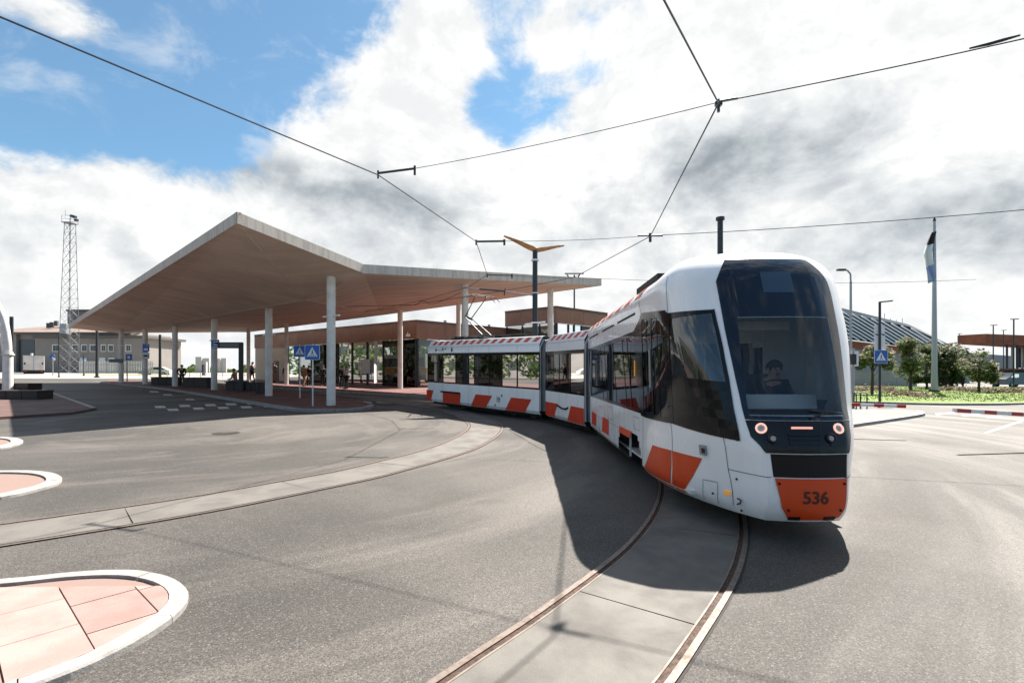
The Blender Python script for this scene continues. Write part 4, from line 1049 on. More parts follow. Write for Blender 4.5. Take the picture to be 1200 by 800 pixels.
# ------------------------------------------------------------------ terminal building
mat('cladding', (.27, .135, .082), .55, c2=(.235, .115, .07), vscale=.7, coords='pos'); mat('cladding_trim', (.10, .05, .035), .6)
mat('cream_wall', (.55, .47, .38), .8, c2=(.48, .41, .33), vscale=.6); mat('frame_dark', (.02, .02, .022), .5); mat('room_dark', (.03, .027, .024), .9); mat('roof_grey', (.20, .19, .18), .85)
glass('shop_glass', (.85, .87, .85), .85, ior=1.45)
def facade(root, a, b, z0, z1, z2, n_fas, n_glass, skip_glass=(), th=.30, lit=0):
    "a run of wall from plan point a to b: cladding panels above, panes below"
    a, b = Vector((*a, 0)), Vector((*b, 0)); d = b - a; L_ = d.length; d.normalize(); nrm = Vector((d.y, -d.x, 0))
    for k in range(n_fas):
        p, q = a + d * (L_ * k / n_fas + .012), a + d * (L_ * (k + 1) / n_fas - .012)
        m = MB(); m.slab([Vector((p.x, p.y, z1)), Vector((q.x, q.y, z1)), Vector((q.x, q.y, z2)), Vector((p.x, p.y, z2))], nrm, .08); obj('cladding_panel', m, 'cladding', root)
    m = MB(); o = nrm * .03
    m.slab([a + o + Vector((0, 0, z2 + .003)), b + o + Vector((0, 0, z2 + .003)), b + o + Vector((0, 0, z2 + .09)), a + o + Vector((0, 0, z2 + .09))], nrm, .3); obj('parapet', m, 'cladding_trim', root)
    for k in range(n_glass):
        if k in skip_glass: continue
        p, q = a + d * (L_ * k / n_glass + .05) - nrm * .25, a + d * (L_ * (k + 1) / n_glass - .05) - nrm * .25
        m = MB(); m.slab([Vector((p.x, p.y, z0)), Vector((q.x, q.y, z0)), Vector((q.x, q.y, z1)), Vector((p.x, p.y, z1))], nrm, .02); obj('window_pane', m, 'shop_glass', root)
    for k in range(n_glass + 1):
        if k in skip_glass and (k - 1) in skip_glass: continue
        c = a + d * min(max(L_ * k / n_glass, .08), L_ - .08) - nrm * .22; m = MB(); m.box((c.x, c.y, z0 - .02), (.09, .16, z1 - z0 + .02), math.atan2(d.y, d.x)); obj('mullion', m, 'frame_dark', root)
    return d, nrm
K, KL, KR = (-8.1, 42.0), (-30.3, 58.2), (2.6, 52.7)
term = thing('terminal_building', 'long low brown clad glass fronted terminal behind the canopy', 'building', (-12, 52, 0))
g0 = gz(-8, 42) + .12
facade(term, KL, K, g0, 4.85, 6.36, 9, 12, (0, 1, 2))
facade(term, K, KR, g0, 4.85, 6.36, 5, 6)
dK = (Vector((*K, 0)) - Vector((*KL, 0))).normalized(); nK = Vector((dK.y, -dK.x, 0))
m = MB(); p0, p1 = Vector((*KL, 0)), Vector((*KL, 0)) + dK * 6.9
m.slab([p0 - nK * .1 + Vector((0, 0, g0 - .5)), p1 - nK * .1 + Vector((0, 0, g0 - .5)), p1 - nK * .1 + Vector((0, 0, 4.85)), p0 - nK * .1 + Vector((0, 0, 4.85))], nK, .3); wl_ = obj('wall', m, 'cream_wall', term)
m = MB(); c = p0 + dK * 4.2 - nK * .08; m.slab([c + Vector((0, 0, g0)), c + dK * 1.1 + Vector((0, 0, g0)), c + dK * 1.1 + Vector((0, 0, 3.3)), c + Vector((0, 0, 3.3))], nK, .05); obj('door', m, 'cladding_trim', wl_)
m = MB(); m.prism([(KL[0], KL[1]), (K[0], K[1]), (KR[0], KR[1]), (KR[0] - 22, KR[1] + 16)][:2] + [(K[0] + 4.5, K[1] + 4.5), (KL[0] + 4.5, KL[1] + 4.5)], 6.20, 6.30); obj('roof', m, 'roof_grey', term)
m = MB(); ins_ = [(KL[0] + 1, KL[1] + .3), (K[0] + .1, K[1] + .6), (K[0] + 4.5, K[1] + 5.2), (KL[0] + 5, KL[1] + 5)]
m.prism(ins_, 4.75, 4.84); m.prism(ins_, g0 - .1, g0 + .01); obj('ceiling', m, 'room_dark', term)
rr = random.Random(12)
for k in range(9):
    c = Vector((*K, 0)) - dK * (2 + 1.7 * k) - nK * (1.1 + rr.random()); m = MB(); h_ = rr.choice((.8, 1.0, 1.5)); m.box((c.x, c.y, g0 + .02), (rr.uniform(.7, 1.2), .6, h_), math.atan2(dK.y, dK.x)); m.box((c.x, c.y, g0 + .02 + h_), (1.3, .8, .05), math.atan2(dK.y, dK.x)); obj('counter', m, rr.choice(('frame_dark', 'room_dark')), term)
mat('poster_white', (.62, .62, .63), .6, c2=(.50, .51, .54), vscale=5)
m = MB(); c = Vector((*K, 0)) - dK * 7.6 + nK * .0; m.slab([c + Vector((0, 0, 1.9)), c + dK * 1.35 + Vector((0, 0, 1.9)), c + dK * 1.35 + Vector((0, 0, 3.2)), c + Vector((0, 0, 3.2))], nK, .05)
tag(obj('notice_board', m, 'poster_white'), 'pale square notice board before the dark terminal windows', 'notice board')
fl_ = MB()
for k in (.2, .55): c = Vector((*K, 0)).lerp(Vector((*KR, 0)), k); fl_.box((c.x, c.y, 6.42), (.25, .25, .2))
obj('roof_lamp', fl_, 'grey_metal', term)
m = MB(); c = Vector((*K, 0)) - dK * .9 + nK * .12; m.box((c.x, c.y, 5.05), (.35, .2, .22)); m.tube([(c.x, c.y, 5.2), (c.x - .1, c.y + .2, 5.45)], .03, 6); obj('flood_light', m, 'white_metal', term)

up = thing('upper_building', 'upper brown clad block with a window band rising behind the white tram', 'building', (5, 50, 0))
KU, KUL, KUR = (4.03, 45.0), (-.7, 48.9), (9.7, 50.2)
facade(up, KUL, KU, 4.9, 6.5, 7.95, 3, 3); facade(up, KU, KUR, 4.9, 6.5, 7.95, 4, 4)
m = MB(); m.prism([KUL, KU, KUR, (KUR[0] - 5, KUR[1] + 4)], 7.80, 7.90); obj('roof', m, 'roof_grey', up)
m = MB(); m.prism([KUL, KU, KUR, (KUR[0] - 5, KUR[1] + 4)], .3, 4.88); obj('wall', m, 'cladding_trim', up)
mat('room_pale', (.5, .5, .48), .8)
m = MB(); m.prism([(KU[0] + .3, KU[1] + 1.8), (KUR[0] - 1, KUR[1] + .9), (KUR[0] - 4, KUR[1] + 3.2), (KUL[0] + 1.6, KUL[1] + 1.2)], 4.9, 6.5); obj('inner_wall', m, 'room_pale', up)

# ------------------------------------------------------------------ left background
mat('warehouse_wall', (.23, .21, .195), .85, c2=(.19, .175, .165), vscale=.25); mat('roof_brown', (.20, .15, .125), .85, c2=(.17, .125, .105), vscale=.3); mat('window_white', (.62, .62, .60), .6); mat('pane_dark', (.05, .055, .065), .2); mat('eaves', (.09, .085, .085), .8)
def quad_at(name, px0, px1, py0, py1, depth, th, m, parent, dd=0.0):
    "upright block facing the camera, seen between photograph columns/rows at a depth"
    a, b = at(px0, py1, depth), at(px1, py0, depth + dd); o = MB()
    o.slab([(a.x, a.y, a.z), (b.x, b.y, a.z), (b.x, b.y, b.z), (a.x, a.y, b.z)], (0, -1, 0), th); return obj(name, o, m, parent)
wh = thing('warehouse', 'long grey warehouse with brown roof and white framed windows beyond the port fence', 'building', (-75, 92, 2))
quad_at('wall', 41, 168, 396, 441, 88, 10, 'warehouse_wall', wh)
quad_at('eaves', 38, 170, 393, 396, 87.4, 11, 'eaves', wh)
quad_at('upper_wall', -30, 152, 389, 441, 99.5, 12, 'warehouse_wall', wh)
a, b = at(-30, 389, 98.6), at(152, 389, 98.6); o = MB(); o.slab([a, b, b + Vector((-2, 14, 2.4)), a + Vector((0, 14, 2.4))], (0, -1, 4), .4); obj('roof', o, 'roof_brown', wh)
quad_at('eaves', -30, 153, 389, 391.5, 98.4, .8, 'eaves', wh)
for x0, x1 in ((61, 69), (84, 91.5), (95, 102), (105, 112.5), (118, 124), (126.5, 133), (147, 153.5)):
    w_ = quad_at('window', x0, x1, 403.5, 412, 87.93, .25, 'window_white', wh)
    for k in range(2):
        s_ = x0 + .9 + k * (x1 - x0 - 1.2) / 2; quad_at('pane', s_, s_ + (x1 - x0 - 2.6) / 2, 404.6, 411.2, 87.86, .1, 'pane_dark', w_)
quad_at('recess_shade', 20, 40.5, 398, 441, 99.3, .5, 'pane_dark', wh)  # flat dark panel; the shade of a recess is put into its colour
quad_at('pier', 10, 19, 391, 441, 98.8, .6, 'warehouse_wall', wh)
for x0, x1 in ((94, 101), (116, 123), (127, 134)): quad_at('arched_door', x0, x1, 419, 436, 87.9, .3, 'window_white', wh)
rt = MB()
for x, y0 in ((57, 379.5), (61, 378.5), (66, 377)): c = at(x, y0, 106); rt.box((c.x, c.y, c.z - .9), (.7, .4, 1.1))
obj('roof_cowl', rt, 'eaves', wh)
tw = thing('tower_block', 'grey square tower rising over the warehouse roof behind the mast', 'building', (-90, 112, 2))
quad_at('wall', 79, 112, 364.5, 441, 112, 8, 'warehouse_wall', tw); quad_at('cornice', 77, 114, 362.5, 364.5, 111.6, 9, 'eaves', tw); quad_at('window', 87, 91, 369, 376, 111.9, .2, 'pane_dark', tw)
# lattice mast
mat('mast_steel', (.15, .165, .18), .5, .4)
mast = thing('lattice_mast', 'tall steel lattice floodlight mast standing before the grey warehouse', 'mast', at(81, 437, 80))
c = at(81, 437, 80); top_z = at(83, 262, 80).z; g_ = c.z
def leg_at(sx, sy, f_): w_ = .95 * (1 - f_) + .48 * f_; return Vector((c.x + sx * w_ + .15 * f_, c.y + sy * w_, g_ + (top_z - g_) * f_))
for sx in (1, -1):
    for sy in (1, -1): m = MB(); m.tube([leg_at(sx, sy, 0), leg_at(sx, sy, 1)], .045, 5); obj('leg', m, 'mast_steel', mast)
m = MB(); N_ = 16
for k in range(N_):
    f0, f1 = k / N_, (k + 1) / N_
    cs = [(1, 1), (1, -1), (-1, -1), (-1, 1)]
    for i in range(4):
        p, q = cs[i], cs[(i + 1) % 4]
        m.tube([leg_at(*p, f0), leg_at(*q, f1)], .018, 4, False); m.tube([leg_at(*q, f0), leg_at(*p, f1)], .018, 4, False); m.tube([leg_at(*p, f1), leg_at(*q, f1)], .018, 4, False)
tag(obj('lattice_bracing', m, 'mast_steel', mast), None, kind='stuff')
m = MB(); m.box((c.x + .15, c.y, top_z), (1.5, 1.5, .12)); obj('platform_deck', m, 'grey_metal', mast)
m = MB()
for sx in (-.7, .7):
    for sy in (-.7, .7): m.tube([(c.x + .15 + sx, c.y + sy, top_z), (c.x + .15 + sx, c.y + sy, top_z + 1.1)], .04, 4)
for z in (.55, 1.1):
    m.tube([(c.x + .15 + a, c.y + b, top_z + z) for a, b in ((-.7, -.7), (.7, -.7), (.7, .7), (-.7, .7), (-.7, -.7))], .035, 4)
tag(obj('railing', m, 'grey_metal', mast), None, kind='stuff')
for k, (dx, dz_) in enumerate(((1.35, .75), (1.6, .25), (.9, .9))): m = MB(); m.box((c.x + dx, c.y - .5, top_z + dz_), (.45, .4, .32)); obj('floodlight', m, 'dark_metal', mast)
m = MB(); m.box((c.x - .6, c.y, at(78, 391, 80).z), (1.0, 1.0, 1.6)); obj('equipment_box', m, 'grey_metal', mast)
m = MB(); m.tube([(c.x - .6, c.y, top_z + 1), (c.x - .6, c.y, top_z + 2.2)], .03, 4); obj('antenna', m, 'grey_metal', mast)
# fence
fen = thing('palisade_fence', 'pale grey palisade fence before the warehouse', 'fence', at(120, 437, 78))
mat('fence_grey', (.34, .35, .36), .5, .3)
for k in range(46):
    x = 93 + k * 1.9; a = at(x, 437.5, 78); m = MB(); m.box((a.x, a.y, a.z), (.13, .05, at(x, 423, 78).z - a.z)); obj('pale', m, 'fence_grey', fen)
m = MB()
for y in (426, 434): m.beam(at(92, y, 78.1), at(181, y, 78.1), .06, .08)
obj('rail', m, 'fence_grey', fen)
# ------------------------------------------------------------------ poles, lamps, signs
def vpole(px, py_base, depth=None):
    "ground position below a photograph pixel, or at a depth when the foot is hidden"
    if depth is None: return spot(px, py_base)
    x = (px - CX) / F * depth; return Vector((x, depth, gz(x, depth)))
def hz(py, depth): return H + (YH - py) / F * depth
def plain_pole(name, label, cat, base, top, r, m='dark_metal', group=None, cap=False):
    root = thing(name, label, cat, base, group); o = MB(); o.tube([base, (base.x, base.y, top)], [r, r * .85], 12); obj('pole', o, m, root, smooth=40)
    o = MB(); o.tube([base, base + Vector((0, 0, .18))], r * 1.8, 12); obj('base_plate', o, m, root)
    if cap: o = MB(); o.tube([(base.x, base.y, top), (base.x, base.y, top + r * .9)], r * 1.35, 12); obj('pole_cap', o, m, root)
    return root
# winged lamp
b = vpole(627, 0, 24.0); wl = plain_pole('street_lamp', 'dark lamp post topped by two golden bird like wings behind the rear car', 'street lamp', b, hz(294, 24), .145)
zt = hz(293, 24)
def wing(tipx, tipy, dpth, w0):
    tip = at(tipx, tipy, dpth); root_ = Vector((b.x, b.y, zt)); d = tip - root_; s_ = d.cross(Vector((0, 0, 1))).normalized(); rows = []
    for f_, w_, lift in ((0, .20, 0), (.12, .34, -.02), (.3, .34, -.03), (.55, .26, -.01), (.8, .15, 0), (1, .03, 0)):
        c = root_ + d * f_ + Vector((0, 0, lift)); t = .11 * (1 - f_) + .012
        rows.append([c - s_ * w_ + Vector((0, 0, .05)), c + Vector((0, 0, -t)), c + s_ * w_ + Vector((0, 0, .05)), c + Vector((0, 0, t))])
    o = MB(); o.grid(rows, True); o.face(rows[-1]); o.face(rows[0][::-1]); return obj('lamp_wing', o, 'wood', wl, smooth=30)
wing(590, 277, 23.6, .3); wing(661, 288.5, 24.6, .3)
o = MB(); o.tube([(b.x, b.y, hz(306, 24)), (b.x, b.y, hz(304, 24))], .19, 12); o.tube([(b.x, b.y, hz(344, 24)), (b.x, b.y, hz(343, 24))], .17, 12); o.tube([(b.x, b.y, hz(379, 24)), (b.x, b.y, hz(377.5, 24))], .19, 12); o.beam((b.x - .5, b.y, hz(380, 24)), (b.x + .5, b.y, hz(377, 24)), .1, .08); obj('clamp_band', o, 'white_metal', wl)
plain_pole('catenary_pole', 'stout black pole with flat cap rising behind the leading tram car', 'pole', vpole(844, 0, 19), hz(258, 19), .12, 'dark_metal', None, True)
b = vpole(673, 0, 47); cp = plain_pole('catenary_pole', 'thin pole with wire bracket standing behind the canopy tip', 'pole', b, hz(322, 47), .085)
o = MB(); zt2 = hz(323, 47)
for dx in (-.7, .5): o.tube([(b.x + dx, b.y, zt2 + .1), (b.x + dx * .4, b.y, zt2 - .5)], .06, 6)
o.beam((b.x - .9, b.y, zt2 + .2), (b.x + .9, b.y, zt2 + .2), .1, .1); o.beam((b.x - .7, b.y, zt2 - .9), (b.x + .8, b.y, zt2 - .9), .08, .08); obj('bracket', o, 'dark_metal', cp)
for x, yb, yt, r_, lab in ((113.5, 442.5, 387, .16, 'dark thick pole standing before the warehouse windows'), (69, 442, 389, .07, 'thin dark pole beside the white box truck'), (187.5, 445, 392, .15, 'dark pole between the second and third canopy columns from the left'),
                          (98, 440.5, 415, .06, 'short dark sign pole at the palisade fence'), (13.5, 455, 371, .13, 'grey pole just behind the white arch')):
    b = spot(x, yb); plain_pole('lamp_pole', lab, 'pole', b, hz(yt, b.y), r_, 'dark_metal', 'dark poles on the port side')

mat('sign_blue', (.012, .10, .42), .4); mat('sign_white', (.72, .73, .74), .45); mat('sign_black', (.02, .02, .025), .5); mat('sign_yellow', (.72, .50, .02), .5)
def crossing_sign(base, top, size, label, r=.032, pole_m='white_metal', sign_z=None, yaw_=0.0, pole_top=None):
    root = thing('crossing_sign', label, 'road sign', base)
    o = MB(); o.tube([base, (base.x, base.y, pole_top or top)], r, 10); obj('pole', o, pole_m, root, smooth=40)
    zc = (sign_z or top - size / 2); ca, sa = math.cos(yaw_), math.sin(yaw_)
    P3 = lambda x, z, y=0: Vector((base.x + x * ca + (y) * sa, base.y + x * sa - y * ca, zc + z))
    h_ = size / 2
    def plate(pts, y, th): o = MB(); o.slab([P3(x, z, y) for x, z in pts], (sa, -ca, 0), th); return o
    rd = [(-h_ * .9, -h_), (h_ * .9, -h_), (h_, -h_ * .9), (h_, h_ * .9), (h_ * .9, h_), (-h_ * .9, h_), (-h_, h_ * .9), (-h_, -h_ * .9)]
    sp = obj('sign_plate', plate(rd, r + .030, .02), 'sign_white', root)
    obj('blue_field', plate([(x * .95, z * .95) for x, z in rd], r + .034, .004), 'sign_blue', sp)
    obj('white_triangle', plate([(-h_ * .74, -h_ * .58), (h_ * .74, -h_ * .58), (0, h_ * .72)], r + .038, .004), 'sign_white', sp)
    o = plate([(-h_ * .03, -h_ * .05), (h_ * .09, -h_ * .05), (h_ * .10, h_ * .18), (-h_ * .02, h_ * .18)], r + .042, .004)     # walker: trunk, head, legs, arm, stripes
    o2 = [[(h_ * .0, h_ * .22), (h_ * .11, h_ * .22), (h_ * .11, h_ * .34), (h_ * .0, h_ * .34)], [(-h_ * .03, -h_ * .05), (h_ * .03, -h_ * .05), (-h_ * .12, -h_ * .40), (-h_ * .20, -h_ * .40)], [(h_ * .02, -h_ * .05), (h_ * .09, -h_ * .05), (h_ * .20, -h_ * .40), (h_ * .12, -h_ * .40)], [(h_ * .08, h_ * .15), (h_ * .10, h_ * .10), (h_ * .20, -h_ * .05), (h_ * .17, -h_ * .07)], [(-h_ * .02, h_ * .16), (-h_ * .03, h_ * .08), (-h_ * .15, -h_ * .02), (-h_ * .17, h_ * .01)]]
    for p in o2: o.slab([P3(x, z, r + .042) for x, z in p], (sa, -ca, 0), .004)
    for k in range(4): x = -h_ * .5 + k * h_ * .28; o.slab([P3(x, -h_ * .53, r + .042), P3(x + h_ * .14, -h_ * .53, r + .042), P3(x + h_ * .18, -h_ * .44, r + .042), P3(x + h_ * .04, -h_ * .44, r + .042)], (sa, -ca, 0), .004)
    obj('walker_symbol', o, 'sign_black', sp); return root
b = spot(366.5, 475.5, .12); b.z += .12; s1 = hz(404, b.y); crossing_sign(b, s1 + .03, 17.5 / F * b.y, 'blue pedestrian crossing sign nearer the tall front column', sign_z=hz(412.8, b.y))
b = spot(351.5, 466, .12); b.z += .12; crossing_sign(b, hz(404, b.y), 13.5 / F * b.y, 'smaller blue pedestrian crossing sign left of the nearer one', sign_z=hz(411.5, b.y), yaw_=R(8))
b = spot(1031, 472); crs = crossing_sign(b, hz(354, b.y), 15.5 / F * b.y, 'blue pedestrian crossing sign on a black lamp post by the lawn', .07, 'dark_metal', sign_z=hz(418, b.y), pole_top=hz(354, b.y))
o = MB(); z = hz(354, b.y); o.beam((b.x - .02, b.y, z), (b.x + .75, b.y, z + .08), .16, .07); obj('lamp_head', o, 'dark_metal', crs)
o = MB()
for x0, x1, y0, y1 in ((1024.5, 1030, 381, 391), (1032.5, 1037, 381, 391), (1024.5, 1030, 393, 410), (1032.5, 1037.5, 393, 410)):
    a, c = at(x0, y1, b.y + .05), at(x1, y0, b.y + .05); o.slab([(a.x, b.y + .05, a.z), (c.x, b.y + .05, a.z), (c.x, b.y + .05, c.z), (a.x, b.y + .05, c.z)], (0, -1, 0), .02)
    obj('white_plate', o, 'sign_white', crs); o = MB()
# lamp behind the tram on the right
b = vpole(997, 0, 27); sl = plain_pole('street_lamp', 'tall grey street lamp with curved arm right of the tram front', 'street lamp', b, hz(330, 27), .07, 'grey_metal')
o = MB(); o.tube([(b.x, b.y, hz(330, 27)), (b.x - .02, b.y, hz(321, 27)), (b.x - .18, b.y, hz(317, 27)), (b.x - .45, b.y, hz(315.5, 27))], .045, 8); obj('arm', o, 'grey_metal', sl, smooth=40)
o = MB(); o.box((b.x - .52, b.y, hz(317.2, 27)), (.42, .2, .09)); obj('lamp_head', o, 'dark_metal', sl)
b = spot(1000, 478); st = thing('traffic_signal', 'traffic signal seen from behind at the right edge of the tram', 'traffic signal', b)
o = MB(); o.tube([b, (b.x, b.y, hz(408, b.y))], .06, 8); obj('pole', o, 'grey_metal', st)
o = MB(); o.box((b.x - .02, b.y, hz(427, b.y)), (.2, .25, .55)); obj('signal_head', o, 'sign_black', st)
a, c = at(996.5, 429, b.y), at(1003.5, 411, b.y); o = MB(); o.slab([(b.x + .05, b.y + .2, a.z), (b.x + .42, b.y + .2, a.z), (b.x + .42, b.y + .2, c.z), (b.x + .05, b.y + .2, c.z)], (0, -1, 0), .03); obj('back_plate', o, 'sign_white', st)
# flag
b = spot(1095, 460); fp = thing('flag_pole', 'very tall grey flagpole standing on the lawn', 'flagpole', b); zt = hz(259, b.y)
o = MB(); o.tube([b, (b.x, b.y, b.z + 3), (b.x, b.y, zt)], [.27, .22, .10], 14); obj('pole', o, 'grey_metal', fp, smooth=40)
o = MB(); o.tube([b, b + Vector((0, 0, .25))], .42, 14); obj('base_plate', o, 'dark_metal', fp)
o = MB(); o.tube([(b.x, b.y, zt), (b.x, b.y, zt + .3)], [.14, .05], 8); obj('finial', o, 'dark_metal', fp)
mat('flag_blue', (.30, .36, .62), .8); mat('flag_black', (.015, .015, .02), .8); mat('flag_white', (.72, .72, .75), .8)
flag = thing('flag', 'limp blue black and white flag hanging from the tall flagpole', 'flag', (b.x, b.y - .1, hz(272, b.y)))
def cloth(name, m, f0, f1):
    rows = []
    for i in range(13):
        t = f0 + (f1 - f0) * i / 12; row = []
        for j in range(9):
            u = j / 8; w_ = (.10 + .85 * min(1, t * 2.2)) * (1.0 if t < .7 else 1.0 - (t - .7) * 1.9)
            row.append((b.x - .12 - u * w_ + .10 * math.sin(t * 7 + u * 3), b.y - .10 + .22 * math.sin(u * 9 + t * 4), hz(272, b.y) - t * 4.1 - .5 * u * t))
        rows.append(row)
    o = MB(); o.grid(rows); return obj(name, o, m, flag, smooth=True)
cloth('black_band', 'flag_black', 0, .26); cloth('white_band', 'flag_white', .26, .70); cloth('blue_band', 'flag_blue', .70, 1.0)
# bicycle racks
for k, x in enumerate((1001.5, 1006.5, 1014)):
    b = spot(x, 478.5, .11); b.z += .11; root = thing('bicycle_rack', ('black hoop bicycle rack closest to the tram front', 'middle one of the three black hoop bicycle racks', 'black hoop bicycle rack farthest from the tram front')[k], 'bicycle rack', b, 'hoop bicycle racks on the pavement')
    o = MB(); o.tube([b + Vector((0, -.12, 0)), b + Vector((0, -.12, .68)), b + Vector((0.02, -.06, .78)), b + Vector((.05, .35, .78)), b + Vector((.05, .42, .68)), b + Vector((.05, .42, 0))], .028, 8); obj('hoop', o, 'sign_black', root, smooth=50)
    o = MB(); o.tube([b + Vector((0, -.12, 0)), b + Vector((0, -.12, .015))], .07, 10); o.tube([b + Vector((.05, .42, 0)), b + Vector((.05, .42, .015))], .07, 10); obj('foot', o, 'sign_black', root)
# barrier arms
mat('boom_white', (.72, .72, .71), .4); mat('boom_red', (.42, .03, .03), .4)
def boom(a, b_, bands, label, th=.085):
    root = thing('barrier_boom', label, 'barrier', a); d = b_ - a
    o = MB(); o.beam(a, b_, th, th); bm_ = obj('boom', o, 'boom_white', root)
    for f0, f1 in bands: o = MB(); o.beam(a + d * f0, a + d * f1, th + .008, th + .008); obj('red_band', o, 'boom_red', bm_)
    return root
y0 = 11.9; a = at(1118, 480.5, y0); bb = at(1290, 491, y0 + .5)
br = boom(a, bb, ((.01, .10), (.19, .27), (.37, .45), (.58, .66), (.80, .88)), 'red and white barrier boom reaching in from the right edge')
o = MB()
for k in range(10): p = a.lerp(bb, .46 + .012 * k); o.box((p.x, p.y - .047, p.z - .02), (.03, .006, .04))
tag(obj('reflector', o, 'sign_black', br), None, kind='stuff')
o = MB(); o.box((bb.x + .25, bb.y, 0), (.35, .32, 1.05)); obj('drive_box', o, 'boom_red', br)
b2 = at(1061, 476, 14.3); a2 = at(960, 472.5, 14.9)
br2 = boom(b2, a2, ((.0, .10), (.25, .36), (.52, .62), (.78, .88)), 'shorter red and white barrier boom beside the tram front')
o = MB(); o.box((a2.x - .25, a2.y, 0), (.35, .32, 1.05)); obj('drive_box', o, 'boom_red', br2)

# ------------------------------------------------------------------ overhead wires
ZW = 5.62
def sag(a, b, s, n=14): return [a.lerp(b, k / n) - Vector((0, 0, s * 4 * (k / n) * (1 - k / n))) for k in range(n + 1)]
def wire(name, pts, r, label, cat='overhead wire', group=None):
    o = MB(); o.tube(pts, r, 5); return tag(obj(name, o, 'wire'), label, cat, group)
w1 = [onplane(*p, ZW) for p in ((0, 20), (443, 205), (558, 283), (571, 322))]
d_ = (w1[0] - w1[1]); ext = w1[0] + d_.normalized() * 8
w1t = [Vector((-1.9, 21.5, ZW)), Vector((-4.4, 25.2, ZW)), Vector((-9, 30, ZW))]
wire('contact_wire', [ext] + w1[:1] + w1[1:] + w1t, .011, 'contact wire over the loop track from the upper left')
w2 = [onplane(*p, ZW) for p in ((778, 0), (842, 121), (762, 277), (673, 325))]
ext2 = w2[0] + (w2[0] - w2[1]).normalized() * 6
w2t = [Vector((.2, 21.9, ZW)), Vector((-1.9, 23.9, ZW)), Vector((-4.2, 25.9, ZW)), Vector((-9, 30.3, ZW))]
wire('contact_wire', [ext2] + w2 + w2t, .012, 'contact wire over the main track passing above the tram')
def fitting(root, p, q, r=.022):
    o = MB(); o.tube([p, q], r, 6); o.tube([p + Vector((0, 0, -.10)), p + Vector((0, 0, .05))], r * .9, 6); o.tube([q + Vector((0, 0, .05)), q + Vector((0, 0, -.12))], r * 1.1, 6); obj('steady_arm', o, 'dark_metal', root)
ZS = ZW + .10
n1, n2 = onplane(443, 203, ZS), onplane(842, 120, ZS)
e1 = onplane(486, 197.5, ZS); far_r = n2 + (onplane(1168, 49, ZS) - n2) * 1.6
sp1 = thing('span_wire', 'span wire running from the loop wire across to the upper right corner', 'overhead wire', e1)
o = MB(); o.tube(sag(e1, n2, .05), .006, 5); o.tube(sag(n2, far_r, .04), .008, 5); obj('cable', o, 'wire', sp1); fitting(sp1, n1, e1)
o = MB(); q = n2 + (far_r - n2).normalized() * .25; o.tube([n2 - Vector((.05, 0, 0)), q], .02, 6); o.tube([n2 + Vector((0, 0, .04)), n2 - Vector((0, 0, .14))], .022, 8); o.box((n2.x, n2.y, n2.z - .05), (.09, .06, .04)); obj('wire_clamp', o, 'dark_metal', sp1)
i0 = onplane(1160, 51.5, ZS); i1 = onplane(1176, 47, ZS); i2 = onplane(1136, 57, ZS)
o = MB(); o.tube([i2, i0, i1, i1 + (i1 - i0) * 1.2], [.010, .018, .018, .010], 8); obj('insulator', o, 'dark_metal', sp1)
n3, e3, n4 = onplane(558, 283, ZS), onplane(591, 282.5, ZS), onplane(762, 276, ZS)
n4b = onplane(1205, 240, ZS); far4 = n4 + (n4b - n4) * 1.5
sp2 = thing('span_wire', 'faint span wire passing level behind the winged lamp', 'overhead wire', e3)
o = MB(); o.tube(sag(e3, n4, .05), .007, 5); o.tube(sag(n4, far4, .12), .009, 5); obj('cable', o, 'wire', sp2); fitting(sp2, n3, e3, .03)
o = MB(); o.tube([n4 - Vector((.35, 0, 0)), n4 + Vector((.35, 0, 0))], .028, 6); o.tube([n4 + Vector((0, 0, .06)), n4 - Vector((0, 0, .18))], .04, 8); obj('wire_clamp', o, 'dark_metal', sp2)
n5, e5, n6 = onplane(571, 322, ZS), onplane(600, 322.5, ZS), onplane(673, 325, ZS)
sp3 = thing('span_wire', 'short span wire just above the canopy edge by the winged lamp', 'overhead wire', e5)
o = MB(); o.tube(sag(e5, n6, .04), .008, 5); o.tube(sag(n6, n6 + Vector((18, 2, .3)), .2), .008, 5); obj('cable', o, 'wire', sp3); fitting(sp3, n5, e5, .03)
tie = [at(533, 336.5, 26), at(592, 341, 25), at(627, 346.5, 24)]
sp4 = thing('span_wire', 'pale pull off rod above the pantograph fixed to the winged lamp', 'overhead wire', tie[0])
o = MB(); o.tube(tie, .03, 6); obj('rod', o, 'grey_metal', sp4); o = MB(); p = tie[1]; o.tube([p + Vector((0, 0, .12)), p - Vector((.05, 0, .22))], .03, 6); o.tube([tie[0].lerp(tie[1], .5), p], .045, 6); obj('insulator', o, 'dark_metal', sp4)
hk = [at(405, 359, 27), at(488, 357, 27), at(493, 353, 27), at(498, 352.5, 27), at(502, 356, 27), at(512, 355, 27), at(540, 343, 26.2)]
wire('contact_wire', hk, .014, 'thin looped wire end hanging under the canopy edge')

